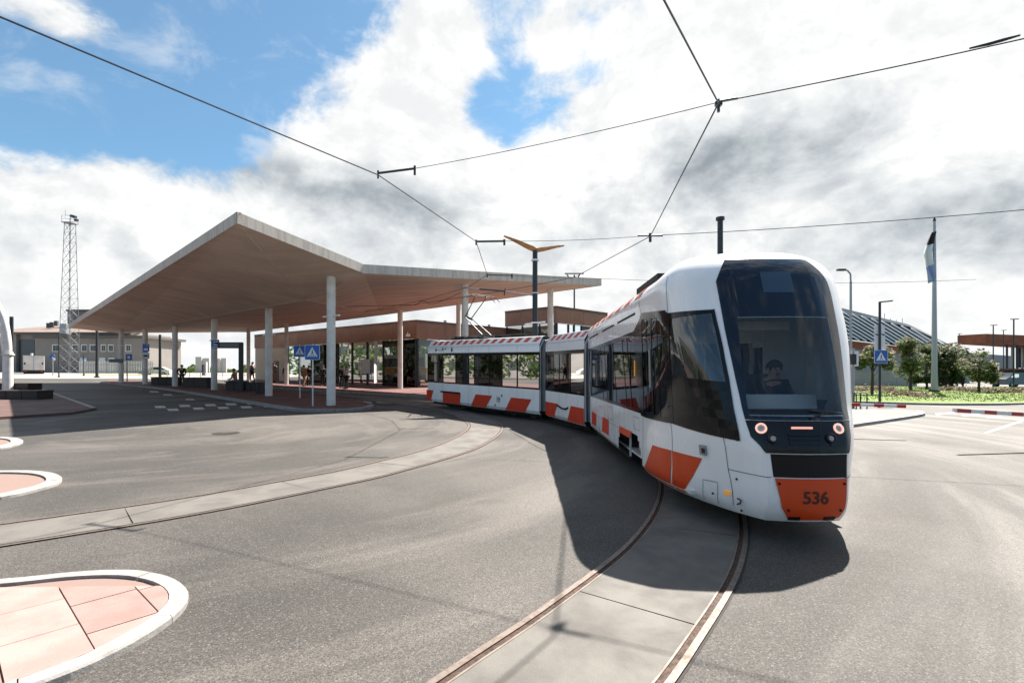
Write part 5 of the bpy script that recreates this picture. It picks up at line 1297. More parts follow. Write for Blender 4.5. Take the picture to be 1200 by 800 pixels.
# ------------------------------------------------------------------ white arch with dark seats at the left edge
b = spot(9, 457.5, .1); b.z += .1; Zb = b.y
arch_ = thing('arch_shelter', 'white curved steel arch rising at the left edge', 'shelter', b)
mat('arch_white', (.72, .71, .68), .4, c2=(.62, .60, .56), vscale=3)
def curve_tube(pl, r, name, dd=0):
    P = catmull([at(x, y, Zb + dd) for x, y in pl], 6); o = MB(); o.tube(P, r, 12); return obj(name, o, 'arch_white', arch_, smooth=50)
o = MB(); o.tube([b, at(9.3, 412, Zb)], [.27, .25], 16); obj('post', o, 'arch_white', arch_, smooth=40)
curve_tube([(9.3, 412), (8.8, 400), (6, 382), (1, 366), (-9, 350), (-30, 332)], .20, 'arch_rib'); curve_tube([(7, 414), (5, 398), (-1, 378), (-12, 362), (-34, 346)], .13, 'arch_rib', .4); curve_tube([(5.5, 414), (2, 398), (-6, 384), (-22, 372)], .12, 'arch_rib', .8)
o = MB(); o.tube([at(9.3, 414.5, Zb), at(9.3, 416, Zb)], .32, 14); obj('collar', o, 'arch_white', arch_)
mat('bench_dark', (.022, .018, .017), .6, c2=(.04, .032, .03), vscale=4)
def seat_block(px0, px1, py0, py1, label, dlen):
    c = spot(px1, py1, .1); wdt = (px1 - px0) / F * c.y; h_ = (py1 - py0) / F * c.y; root = thing('bench_block', label, 'bench', Vector((c.x - wdt / 2, c.y, c.z + .1)))
    n = 4
    for k in range(n):
        w_ = wdt / n; o = MB(); o.box((c.x - wdt + w_ * (k + .5), c.y + dlen / 2, c.z + .1), (w_ - .03, dlen, h_ - .06)); obj('block', o, 'bench_dark', root)
    o = MB(); o.box((c.x - wdt / 2, c.y + dlen / 2, c.z + .1 + h_ - .055), (wdt + .03, dlen + .04, .055)); obj('seat', o, 'bench_dark', root)
seat_block(-30, 43.5, 457.5, 468, 'front dark bench block at the foot of the white arch', .9)
seat_block(-30, 33, 449, 457, 'rear dark bench block behind the white arch', 1.0)
glass('kiosk_glass', (.4, .55, .7), .5)
# ------------------------------------------------------------------ things on the platform
def planter(px0, px1, py0, py1, label, wdt=.7):
    c0, c1 = spot(px0, py1, .12), spot(px1, py1 + (px1 - px0) * .03, .12); d = (c1 - c0); L_ = d.length; a_ = math.atan2(d.y, d.x); c = (c0 + c1) / 2; h_ = (py1 - py0) / F * c.y
    root = thing('bench_wall', label, 'bench', (c.x, c.y, gz(c.x, c.y) + .12)); n = max(2, int(L_ / .9)); z = gz(c.x, c.y) + .12
    for k in range(n): p = c0.lerp(c1, (k + .5) / n); o = MB(); o.box((p.x, p.y, z), (L_ / n - .04, wdt, h_ - .08), a_); obj('block', o, 'bench_dark', root)
    o = MB(); o.box((c.x, c.y, z + h_ - .075), (L_ + .1, wdt + .1, .075), a_); obj('seat', o, 'bench_dark', root)
planter(181.5, 209, 441, 450.5, 'long dark bench wall left of the standing man')
planter(219, 247, 441.5, 453, 'long dark bench wall right of the standing man')
planter(268, 287.5, 446, 457, 'dark bench the seated woman sits on', .55)
planter(290.5, 303, 447.5, 457.5, 'low pale topped bench between display post and column', .5)
planter(304, 311.5, 447.5, 461, 'dark square bin against the column', .6)
b = spot(282.5, 459.5, .12); b.z += .12; dp = thing('departure_display', 'dark departure display reaching from a post to the column', 'display', b); Zd = b.y
o = MB(); o.box(b, (.22, .22, hz(401.5, Zd) - b.z)); obj('post', o, 'sign_black', dp)
a, c = at(256.5, 408, Zd), at(284.4, 401, Zd); o = MB(); o.slab([(a.x, Zd - .13, a.z), (c.x, Zd - .13, a.z), (c.x, Zd - .13, c.z), (a.x, Zd - .13, c.z)], (0, -1, 0), .2); obj('display_case', o, 'sign_black', dp)
o = MB(); a, c = at(259, 406.6, Zd), at(281, 402.4, Zd); o.slab([(a.x, Zd - .135, a.z), (c.x, Zd - .135, a.z), (c.x, Zd - .135, c.z), (a.x, Zd - .135, c.z)], (0, -1, 0), .003); obj('screen', o, mat('screen_grey', (.10, .105, .11), .3), dp)
def stop_sign(px0, px1, py0, py1, depth, label, fields):
    a, c = at(px0, py1, depth), at(px1, py0, depth); root = thing('stop_sign', label, 'bus stop sign', ((a.x + c.x) / 2, depth, a.z))
    o = MB(); o.slab([a, (c.x, depth, a.z), c, (a.x, depth, c.z)], (0, -1, 0), .06); obj('plate', o, 'sign_blue', root)
    for k, (u0, u1, v0, v1, m_) in enumerate(fields):
        P3 = lambda u, v: Vector((a.x + (c.x - a.x) * u, depth - .004, a.z + (c.z - a.z) * v)); o = MB(); o.slab([P3(u0, v0), P3(u1, v0), P3(u1, v1), P3(u0, v1)], (0, -1, 0), .003); obj('symbol', o, m_, root)
colz = spot(251, 456.5, .12).y - .26
stop_sign(247.5, 256.5, 398.5, 408, colz, 'blue and white bus stop plate on the fourth column', ((.3, .95, .35, .85, 'sign_white'), (.38, .88, .5, .72, 'sign_blue'), (.1, .9, .08, .2, 'sign_white')))
colz = spot(170, 450, .12).y - .26
stop_sign(167, 174.5, 403, 412, colz, 'dark blue bus stop plate on the second column', ((.2, .8, .15, .45, 'sign_white'),)); stop_sign(167, 174.5, 413, 420, colz, 'pale timetable plate under the dark blue stop plate', ((.05, .95, .05, .95, 'sign_white'), (.15, .85, .3, .6, 'fence_grey')))
b = spot(149, 448.5, .12); b.z += .12; ss = thing('sign_post', 'thin post with a dark blue square sign beside the first column', 'road sign', b); o = MB(); o.tube([b, (b.x, b.y, hz(415, b.y))], .05, 6); obj('pole', o, 'grey_metal', ss)
a, c = at(147.5, 422, b.y - .1), at(154.5, 415, b.y - .1); o = MB(); o.slab([a, (c.x, a.y, a.z), c, (a.x, a.y, c.z)], (0, -1, 0), .03); obj('sign_plate', o, 'sign_blue', ss); o = MB(); p, q = a.lerp(c, .3), a.lerp(c, .7); o.slab([(p.x, a.y - .005, p.z), (q.x, a.y - .005, p.z), (q.x, a.y - .005, q.z), (p.x, a.y - .005, q.z)], (0, -1, 0), .003); obj('symbol', o, 'sign_white', ss)
a, c = at(127.5, 424.5, b.y), at(143, 420.5, b.y); o = MB(); o.slab([a, (c.x, a.y, a.z), c, (a.x, a.y, c.z)], (0, -1, 0), .12); tag(obj('hanging_sign', o, mat('sign_teal', (.10, .14, .15), .5)), 'flat dark sign board reaching left from the first column', 'sign')
for px, py, r_, lab in ((62, 418, 3.0, 'round blue road sign right of the white truck'), (99, 420, 2.0, 'small pale blue sign on the short fence pole')):
    dpt = 66 if px < 90 else 72; c = at(px, py, dpt); x, y = c.x, c.y; base = Vector((x, y, gz(x, y))); root = thing('road_sign', lab, 'road sign', base)
    o = MB(); o.tube([base, (x, y, c.z)], .05, 6); obj('pole', o, 'grey_metal', root)
    rr_ = r_ / F * dpt; o = MB(); o.tube([(x, y - .06, c.z), (x, y - .10, c.z)], rr_, 18); obj('sign_plate', o, 'sign_blue', root)
    o = MB(); o.slab([(x - rr_ * .1, y - .11, c.z - rr_ * .5), (x + rr_ * 1.0, y - .11, c.z - rr_ * 1.6), (x + rr_ * 1.3, y - .11, c.z - rr_ * .9), (x + rr_ * .2, y - .11, c.z + rr_ * .1)], (0, -1, 0), .02); obj('white_mark', o, 'sign_white', root)
# ------------------------------------------------------------------ vehicles
mat('truck_white', (.55, .53, .52), .5, c2=(.46, .44, .43), vscale=1); mat('rubber', (.015, .015, .015), .8); mat('lamp_red', (.35, .02, .02), .3)
def truck():
    Zt = 76; L0, R0_ = at(27, 436.8, Zt), at(52, 436.8, Zt); w_ = (R0_.x - L0.x) / 1.39; c = Vector(((L0.x + R0_.x) / 2, Zt, gz((L0.x + R0_.x) / 2, Zt)))
    root = thing('box_truck', 'white box truck parked by the grey warehouse seen from behind', 'truck', c); zb, zt_ = hz(433.5, Zt), hz(416.5, Zt)
    o = MB(); o.box((c.x, Zt + 3, zb), (w_, 6, zt_ - zb)); bd_ = obj('cargo_box', o, 'truck_white', root)
    for s_ in (-1, 1): o = MB(); o.box((c.x + s_ * w_ * .245, Zt - .02, zb + .08), (w_ * .46, .05, zt_ - zb - .2)); d_ = obj('rear_door', o, 'truck_white', bd_); 
    o = MB(); o.box((c.x, Zt - .06, zb), (.06, .04, zt_ - zb)); obj('door_bar', o, 'grey_metal', bd_)
    for s_ in (-1, 1): o = MB(); o.box((c.x + s_ * w_ * .42, Zt - .07, zb + (zt_ - zb) * .38), (.18, .04, .3)); obj('hinge_plate', o, 'rubber', bd_)
    o = MB(); o.box((c.x, Zt + 3, zb - .5), (w_ * .8, 6, .5)); obj('chassis', o, 'rubber', root)
    for s_ in (-1, 1):
        for yy in (.9, 5.5): o = MB(); o.tube([(c.x + s_ * (w_ / 2 - .45), Zt + yy, c.z + .45), (c.x + s_ * (w_ / 2 - .05), Zt + yy, c.z + .45)], .48, 16); obj('wheel', o, 'rubber', root)
        o = MB(); o.box((c.x + s_ * w_ * .38, Zt - .05, zb - .3), (.3, .05, .14)); obj('tail_lamp', o, 'lamp_red', root)
    o = MB(); o.box((c.x, Zt + 7.2, zb - .3), (w_ * .9, 2.2, 2.2), top=.92); obj('cab', o, 'truck_white', root)
    o = MB(); o.tube([(c.x - .2, Zt - .1, zt_), (c.x - .2, Zt - .1, zt_ + .35)], .15, 6); obj('roof_light', o, 'white_metal', root); return root
truck().rotation_euler.z = R(43)
mat('car_white', (.60, .60, .60), .25, coat=.5); mat('car_dark', (.03, .035, .045), .2, coat=.6); mat('car_silver', (.30, .31, .33), .25, .4, coat=.6)
glass('car_glass', (.3, .32, .34), .4)
def car_(c, ang, m, label, kind='car', group=None, L_=4.3, w_=1.75, h_=1.45):
    root = thing('parked_car' if kind == 'car' else 'parked_van', label, kind, c, group); ca, sa = math.cos(ang), math.sin(ang)
    P3 = lambda x, y, z: Vector((c.x + x * ca - y * sa, c.y + x * sa + y * ca, c.z + z)); hh = h_
    if kind == 'car': prof = [(-L_ / 2, .45), (-L_ / 2 + .03, .85), (-L_ * .42, .95), (-L_ * .22, hh * .99), (L_ * .08, hh), (L_ * .24, .98), (L_ * .46, .82), (L_ / 2, .55), (L_ / 2, .30), (-L_ / 2, .30)]
    else: prof = [(-L_ / 2, .40), (-L_ / 2, hh * .94), (-L_ / 2 + .12, hh), (L_ * .22, hh), (L_ * .36, 1.2), (L_ * .48, .98), (L_ / 2, .6), (L_ / 2, .3), (-L_ / 2, .3)]
    o = MB(); rows = [[P3(x, y * (1 if z < .9 else .86), z) for x, z in prof] for y in (-w_ / 2, w_ / 2)]; o.grid([r_ + [r_[0]] for r_ in rows]); o.face(rows[0]); o.face(rows[1][::-1]); obj('body', o, m, root, smooth=35)
    for s_ in (-1, 1):
        wn_ = [(-L_ * .34, .98), (-L_ * .21, hh * .93), (L_ * .07, hh * .93), (L_ * .19, 1.0)] if kind == 'car' else [(L_ * .06, 1.15), (L_ * .06, hh * .9), (L_ * .22, hh * .9), (L_ * .32, 1.2)]
        o = MB(); o.face([P3(x, s_ * (w_ * .43 + .012 + .055 * (1.0 - (z - .9) / .6) * .2), z) for x, z in wn_]); obj('side_window', o, 'car_glass', root)
        for x in (-L_ * .30, L_ * .31): o = MB(); o.tube([P3(x, s_ * (w_ / 2 - .16), .31), P3(x, s_ * (w_ / 2 + .02), .31)], .31, 14); wv = obj('wheel', o, 'rubber', root); o = MB(); o.tube([P3(x, s_ * (w_ / 2), .31), P3(x, s_ * (w_ / 2 + .03), .31)], .19, 10); obj('rim', o, 'grey_metal', wv)
    return root
b = vpole(1188, 0, 62); car_(b, R(186), 'car_dark', 'pale van with dark windows parked beyond the lawn at right'.replace('pale van', 'dark van'), 'van', None, 4.4, 1.8, 1.8)
b = spot(123, 440.5); car_(b + Vector((0, 10, 0)), R(195), 'car_white', 'white car parked beyond the palisade fence'); 
cpos = [(-19.5, 57.5, 40, 'car_dark', 'dark parked car seen through the terminal beside the cream wall'), (-14.5, 60.5, 30, 'car_silver', 'silver parked car behind the terminal panes')]
for x, y, a_, m_, l_ in cpos: car_(Vector((x, y, gz(x, y))), R(a_), m_, l_)
# bus behind the terminal panes
def bus(c, ang):
    root = thing('bus', 'white bus with a broad orange yellow stripe showing through the terminal panes', 'bus', c); ca, sa = math.cos(ang), math.sin(ang); P3 = lambda x, y, z: Vector((c.x + x * ca - y * sa, c.y + x * sa + y * ca, c.z + z))
    mat('bus_yellow', (.60, .30, .01), .4)
    o = MB(); o.box(P3(0, 0, .35), (11, 2.5, 2.75), ang, top=.97); bd_ = obj('body', o, 'car_white', root)
    o = MB(); o.box(P3(0, 0, 1.0), (11.03, 2.53, .62), ang); obj('stripe', o, 'bus_yellow', bd_)
    for k in range(7): o = MB(); o.box(P3(-4.5 + 1.5 * k, 0, 1.75), (1.38, 2.54, .95), ang); obj('window', o, 'pane_dark', bd_)
    for x in (-3.2, 3.4):
        for s_ in (-1, 1): o = MB(); o.tube([P3(x, s_ * .95, .48), P3(x, s_ * 1.28, .48)], .48, 16); obj('wheel', o, 'rubber', root)
bus(Vector((-12.8, 56.5, gz(-12.8, 56.5))), R(-36))
# ------------------------------------------------------------------ trees
def leafmat(name, c1, c2):
    m = bpy.data.materials.new(name); m.use_nodes = True; t = NT(m.node_tree); b = m.node_tree.nodes['Principled BSDF']
    p = t.n('ShaderNodeNewGeometry').outputs['Position']; t.put(b.inputs['Base Color'], t.mix(t.ramp(t.noise(p, 2.2, 3), .35, .65), (*c1, 1), (*c2, 1))); b.inputs['Roughness'].default_value = .6
    tr = t.n('ShaderNodeBsdfTranslucent'); tr.inputs[0].default_value = (*[min(1, x * 1.5) for x in c2], 1); mx = t.n('ShaderNodeMixShader'); mx.inputs[0].default_value = .3
    o = m.node_tree.nodes['Material Output']; t.t.links.new(b.outputs[0], mx.inputs[1]); t.t.links.new(tr.outputs[0], mx.inputs[2]); t.t.links.new(mx.outputs[0], o.inputs[0]); MATS[name] = m
leafmat('leaf_green', (.065, .11, .020), (.11, .16, .03)); leafmat('leaf_olive', (.09, .11, .025), (.16, .16, .05)); leafmat('leaf_pink', (.30, .17, .13), (.36, .24, .17)); leafmat('leaf_dark', (.035, .065, .016), (.06, .095, .024)); leafmat('bed_red', (.12, .045, .03), (.16, .08, .05))
mat('bark', (.06, .045, .035), .9)
def tree(base, h_, cr, label, mats=('leaf_green', 'leaf_olive', 'leaf_pink'), n=2600, trunk=.28, seed=1, squash=1.0, pink=.18, group=None, leaf=.16, name='tree'):
    rr = random.Random(seed); root = thing(name, label, 'tree' if name == 'tree' else 'shrub', base, group)
    o = MB(); zt = h_ * trunk; o.tube([base, base + Vector((.03, 0, zt)), base + Vector((.0, .02, h_ * .75))], [h_ * .022 + .03, h_ * .018 + .02, .015], 7)
    cl = []
    for k in range(9):
        a_ = rr.uniform(0, 6.28); e = rr.uniform(.15, .95); q = base + Vector((math.cos(a_) * cr * .75 * rr.random(), math.sin(a_) * cr * .75 * rr.random(), zt + (h_ - zt) * e)); o.tube([base + Vector((0, 0, zt * rr.uniform(.85, 1.4))), q], [.045, .012], 5)
    obj('trunk', o, 'bark', root, smooth=50)
    for k in range(16):
        a_ = rr.uniform(0, 6.28); e = rr.random(); w_ = cr * squash * math.sqrt(max(.05, 1 - (e * 1.75 - .80) ** 2)) * rr.uniform(.35, .85); cl.append((base + Vector((math.cos(a_) * w_, math.sin(a_) * w_, zt + (h_ - zt) * (.06 + .86 * e))), cr * rr.uniform(.26, .48)))
    o = MB()
    for i in range(n):
        c, r_ = rr.choice(cl); d = Vector((rr.gauss(0, 1), rr.gauss(0, 1), rr.gauss(0, .8))).normalized() * r_ * rr.random() ** .4; p = c + d
        u = Vector((rr.gauss(0, 1), rr.gauss(0, 1), rr.gauss(0, 1))).normalized(); v = u.orthogonal().normalized(); s_ = leaf * rr.uniform(.6, 1.3)
        f_ = (p.z - base.z - zt) / (h_ - zt); mi = 2 if rr.random() < pink * max(0, f_ * 1.7 - .3) * (2 if d.z > 0 else .6) else (1 if rr.random() < .35 else 0)
        o.face([p - u * s_, p + v * s_ * .55, p + u * s_, p - v * s_ * .55], mi)
    obj('crown', o, list(mats), root); return root
def tree_px(px, py_base, py_top, wpx, label, **k):
    b = spot(px, py_base, .12); b.z += .1; h_ = hz(py_top, b.y) - b.z; return tree(b, h_, wpx / 2 / F * b.y, label, **k)
tree_px(1022, 461.5, 402, 36, 'small round tree left of the crossing sign post', seed=3, pink=.16, trunk=.36)
tree_px(1067, 456.5, 398, 44, 'dense green tree just left of the flagpole', seed=4, pink=.08, trunk=.34, n=3200)
tree_px(1147, 459, 412, 40, 'young green tree on the lawn at right', seed=5, pink=.10, trunk=.3)
for k, (x, y0, y1, w_) in enumerate(((1086, 455, 402, 38), (1108, 455, 404, 42), (1128, 455, 408, 40), (1100, 454, 412, 40))):
    tree_px(x, y0, y1, w_, ('dark bushy tree right behind the flagpole foot', 'dark bushy tree with blossom top right of the flagpole', 'dark bushy tree between the flagpole and the young tree', 'darker bush filling the gap behind the flagpole')[k], seed=20 + k, mats=('leaf_dark', 'leaf_green', 'leaf_pink'), pink=.09, trunk=.06, n=2800, leaf=.2)
def bed(pts, h_, label, n, seed):
    rr = random.Random(seed); P = spots(pts, .12); o = MB()
    for i in range(n):
        t = rr.random() * (len(P) - 1); k = min(int(t), len(P) - 2); p = P[k].lerp(P[k + 1], t - k); p = Vector((p.x + rr.gauss(0, .2), p.y + rr.gauss(0, .55), gz(p.x, p.y) + .12 + abs(rr.gauss(0, 1)) * h_ * .5))
        u = Vector((rr.gauss(0, 1), rr.gauss(0, 1), rr.gauss(0, .6))).normalized(); v = u.orthogonal().normalized(); s_ = .11 * rr.uniform(.6, 1.3); o.face([p - u * s_, p + v * s_ * .6, p + u * s_, p - v * s_ * .6], 0 if rr.random() < .75 else 1)
    tag(obj('flower_bed', o, ['bed_red', 'leaf_olive']), label, 'flower bed', None, 'stuff')
bed([(1003, 458), (1030, 456.5), (1044, 459)], .34, 'reddish flower bed by the left trees of the lawn', 1100, 1); bed([(1052, 462.5), (1068, 463.5), (1084, 464.8)], .3, 'low reddish flower strip in the middle of the lawn', 500, 2); bed([(1097, 456.5), (1120, 457.5), (1150, 458.5), (1175, 459.5), (1205, 460)], .32, 'long reddish flower bed along the back of the lawn', 1800, 3)
# greenery seen through and beyond the terminal, tree line
rr = random.Random(31)
for k, (x, y, h_, r_) in enumerate(((-24, 66, 5.5, 2.6), (-19, 64, 6, 2.8), (-15.5, 63, 5.5, 2.4), (-11.5, 66, 6, 2.8), (1.0, 62, 5.0, 2.6))):
    tree(Vector((x, y, gz(x, y))), h_, r_, ('leafy tree showing between the cream wall and the signs', 'leafy tree showing behind the crossing signs', 'leafy tree showing behind the notice board', 'leafy tree showing over the bus roof', 'leafy tree at the rear end of the tram')[k], seed=50 + k, pink=0, n=1800, trunk=.2, leaf=.26)
o = MB()
for i in range(5200):
    px = rr.uniform(176, 480) if i % 3 else rr.uniform(-40, 700); d_ = rr.uniform(330, 380); x = (px - CX) / F * d_; hh = 3.2 + 2.0 * math.sin(px * .09) + 1.2 * math.sin(px * .31)
    z = gz(x, d_) + rr.random() * max(1.2, hh); u = Vector((rr.gauss(0, 1), rr.gauss(0, .3), rr.gauss(0, .7))).normalized() * rr.uniform(.7, 1.5); v = Vector((-u.z, 0, u.x)); p = Vector((x, d_, z)); o.face([p - u, p + v * .7, p + u, p - v * .7], rr.choice((0, 0, 1)))
tag(obj('tree_line', o, ['leaf_dark', 'leaf_green']), 'low dark line of distant woods across the harbour', 'woods', None, 'stuff')
# ------------------------------------------------------------------ buildings on the right
rc = thing('sloping_roof_building', 'building with a long sloping dark roof crossed by white diagonal ribs', 'building', (60, 80, 2))
mat('ribbed_dark', (.010, .013, .020), .85, spec=.15); mat('rib_white', (.75, .76, .77), .6); mat('brick_band', (.30, .10, .05), .8, c2=(.24, .08, .04), vscale=1); mat('pale_wall', (.40, .39, .37), .8, c2=(.34, .33, .31), vscale=.5); mat('roof_edge_grey', (.30, .30, .30), .6)
Zr = 78
def W3(px, py, dd=0): return at(px, py, Zr + dd)
top_l = [(930, 346), (978, 359), (1064, 380), (1122, 408), (1140, 413.5)]; bot_l = [(1140, 416), (1100, 412), (1050, 405), (978, 395.5), (930, 389)]
def roof_y(px):
    for (a0, b0), (a1, b1) in zip(top_l[:-1], top_l[1:]):
        if a0 <= px <= a1: return b0 + (b1 - b0) * (px - a0) / (a1 - a0)
    return 416
def foot_y(px):
    L2 = bot_l[::-1]
    for (a0, b0), (a1, b1) in zip(L2[:-1], L2[1:]):
        if a0 <= px <= a1: return b0 + (b1 - b0) * (px - a0) / (a1 - a0)
    return 416
def skin(px, py, off=0.0): 
    f_ = (foot_y(px) - py) / max(1, foot_y(px) - roof_y(px)); p = at(px, py, Zr + 3.0 * f_); p.y -= off; return p
o = MB(); rows = []
xs_ = [930 + 5 * k for k in range(43)]
o.grid([[skin(x, foot_y(x)) for x in xs_], [skin(x, roof_y(x)) for x in xs_]]); rk_ = obj('sloping_roof', o, 'ribbed_dark', rc)
o = MB(); o.grid([[skin(x, roof_y(x) + 5.5 - min(5, max(0, (x - 978) * .035)), .10) for x in xs_], [skin(x, roof_y(x), .10) for x in xs_], [skin(x, roof_y(x), -6) for x in xs_]]); obj('roof_edge', o, 'roof_edge_grey', rc)
for k in range(30):
    x0 = 800 + k * 11.6; pts = []
    for s_ in range(120):
        x = x0 + s_ * 1.6; y = 359 + (x0 - 978) * .244 + 4 + s_ * .98
        if x > 1138: break
        if x < 931: continue
        if roof_y(x) + 3 < y < foot_y(x) - .3: pts.append(skin(x, y, .16))
    if len(pts) > 3: o = MB(); o.beam(pts[0], pts[-1], .34, .22); obj('rib', o, 'rib_white', rk_)
rq = random.Random(2)
for k in range(5):
    for s_ in range(1): a = skin(1035 + k * 7, roof_y(1035 + k * 7) - .2, -1); o = MB(); o.tube([a, a + Vector((0, 0, rq.uniform(.5, 1.2)))], .05, 4); obj('roof_stub', o, 'grey_metal', rc)
o = MB(); o.grid([[W3(930, 402), W3(1048, 412), W3(1075, 414)], [W3(930, 391), W3(1048, 405.5), W3(1075, 410)]]); obj('brick_band', o, 'brick_band', rc)
o = MB(); o.grid([[Vector((W3(x, 400).x, Zr + .6, 0)) for x in (930, 1080, 1140)], [W3(930, 391, .6), W3(1080, 409, .6), W3(1140, 414, .6)]]); obj('wall', o, 'pale_wall', rc)
fence_c = thing('garden_wall', 'pale panelled wall behind the lawn trees', 'wall', at(1040, 455, 60))
for k in range(11): o = MB(); p0, p1 = at(985 + k * 8.2, 456, 60), at(985 + (k + 1) * 8.2 - .5, 436, 60); o.slab([(p0.x, 60, p0.z), (p1.x, 60, p0.z), (p1.x, 60, p1.z), (p0.x, 60, p1.z)], (0, -1, 0), .15); obj('panel', o, 'pale_wall', fence_c)
rb_ = thing('pillared_building', 'low building with a brown roof slab on thin columns at the right edge', 'building', (95, 88, 1))
Zq = 88
o = MB(); a, c = at(1155, 402, Zq), at(1290, 402, Zq); o.slab([at(1155, 402, Zq), at(1290, 410, Zq), at(1290, 396, Zq), at(1155, 391, Zq)], (.5, -1, 0), 4); obj('roof_slab', o, 'brick_band', rb_)
for k in range(12): p = at(1180 + k * 6, 430, Zq + .8 + (k % 2) * 2); o = MB(); o.tube([(p.x, p.y, at(0, 434, p.y).z), (p.x, p.y, at(0, 400, p.y).z)], .16, 8); obj('column', o, mat('col_pale', (.40, .37, .33), .7) if k % 2 else 'dark_metal', rb_)
o = MB(); a, c = at(1172, 456, Zq + .4), at(1290, 433, Zq + .4); o.slab([(a.x, a.y, 0), (c.x, a.y, 0), (c.x, a.y, c.z), (a.x, a.y, c.z)], (0, -1, 0), 6); obj('base_wall', o, mat('base_dark', (.035, .03, .028), .8), rb_)
o = MB(); a, c = at(1192, 431, Zq + 4), at(1290, 400, Zq + 4); o.slab([(a.x, a.y, a.z), (c.x, a.y, a.z), (c.x, a.y, c.z), (a.x, a.y, c.z)], (0, -1, 0), .3); obj('wall', o, 'pane_dark', rb_)
o = MB(); a, c = at(1166, 433.5, Zq - .4), at(1290, 431.5, Zq - .4); o.slab([a, (c.x, a.y, a.z), c, (a.x, a.y, c.z)], (0, -1, 0), .3); obj('terrace_edge', o, 'brick_band', rb_)
o = MB(); a, c = at(1110, 446, 120), at(1185, 414, 120); o.slab([(a.x, 120, 0), (c.x, 120, 0), (c.x, 120, c.z - .6), (c.x - 8, 120, c.z), (a.x, 120, c.z + 1.0)], (0, -1, 0), 10); tag(obj('low_building', o, 'roof_edge_grey'), 'grey low roof between the blossom trees and the pillared building', 'building')
for x, yt, yb, dd, lab in ((1164, 381, 452, 62, 'thin lamp post left of the brown roof slab'), (1176, 387, 450, 80, 'short lamp post under the corner of the brown roof slab'), (1188, 374, 458, 50, 'tall lamp post before the thin columns'), (1124.5, 391, 452, 85, 'distant lamp post rising over the blossom trees')):
    b = vpole(x, 0, dd); rt_ = plain_pole('street_lamp', lab, 'street lamp', b, hz(yt, dd), .07); o = MB(); o.beam((b.x - .3, b.y, hz(yt, dd)), (b.x + .45, b.y, hz(yt - .3, dd)), .18, .08); obj('lamp_head', o, 'dark_metal', rt_)
# pale harbour clutter behind the platform
hb_ = thing('container_stack', 'pale grey fenced store behind the platform columns', 'store', at(250, 436, 95))
mat('store_pale', (.42, .42, .40), .7, c2=(.36, .36, .34), vscale=.4)
for k, (x0, x1, y0) in enumerate(((229, 236, 418), (237, 245, 419.5), (253, 258, 420), (259, 265, 419.5))): quad_at('panel', x0, x1, y0, 436, 95 + k * .4, .3, 'store_pale', hb_)
quad_at('panel', 196, 199, 426, 433, 96, .4, 'sign_yellow', hb_); quad_at('bollard', 236.5, 238.5, 427, 440, 70, .4, 'sign_black', hb_); quad_at('gate_post', 241, 242, 424, 440, 72, .2, 'sign_white', hb_)
gr_ = thing('guard_rail', 'thin horizontal guard rail beyond the platform', 'railing', at(230, 440, 68)); 
for y in (436.5, 439): o = MB(); o.beam(at(195, y, 68), at(300, y, 68), .06, .06); obj('rail', o, 'fence_grey', gr_)
for k in range(9): p = at(196 + k * 13, 439, 68.05); o = MB(); o.box((p.x, p.y, gz(p.x, p.y)), (.07, .07, p.z - gz(p.x, p.y) + .3)); obj('rail_post', o, 'fence_grey', gr_)
# ------------------------------------------------------------------ people
for n_, c in (('skin', (.42, .25, .18)), ('cloth_black', (.012, .012, .014)), ('cloth_navy', (.02, .025, .045)), ('cloth_rose', (.30, .15, .16)), ('cloth_white', (.60, .58, .56)), ('cloth_tan', (.32, .17, .09)), ('cloth_grey', (.13, .13, .14)), ('hair_brown', (.05, .028, .016)), ('hair_grey', (.20, .18, .17)), ('denim', (.035, .05, .085))): mat(n_, c, .85)
def limb(mb, pts, rs, n=10):
    P = [Vector(p) for p in pts]; rows = []
    mb.tube(P, rs, n)
def skinned(name, V, E_, rad, m, parent, sub=1):
    me = bpy.data.meshes.new(name); off = base_of(parent); me.from_pydata([tuple(Vector(v) - off) for v in V], E_, []); o = bpy.data.objects.new(name, me); col.objects.link(o)
    sk = o.modifiers.new('skin', 'SKIN'); sk.use_smooth_shade = True; ss_ = o.modifiers.new('sub', 'SUBSURF'); ss_.levels = sub; ss_.render_levels = sub
    for i, r_ in enumerate(rad):
        r_ = r_ if isinstance(r_, tuple) else (r_, r_); me.skin_vertices[0].data[i].radius = r_; me.skin_vertices[0].data[i].use_root = (i == 0)
    dg = bpy.context.evaluated_depsgraph_get(); new = bpy.data.meshes.new_from_object(o.evaluated_get(dg)); bpy.data.objects.remove(o); new.materials.clear(); new.materials.append(MATS[m])
    for p in new.polygons: p.use_smooth = True
    return link(name, new, parent)
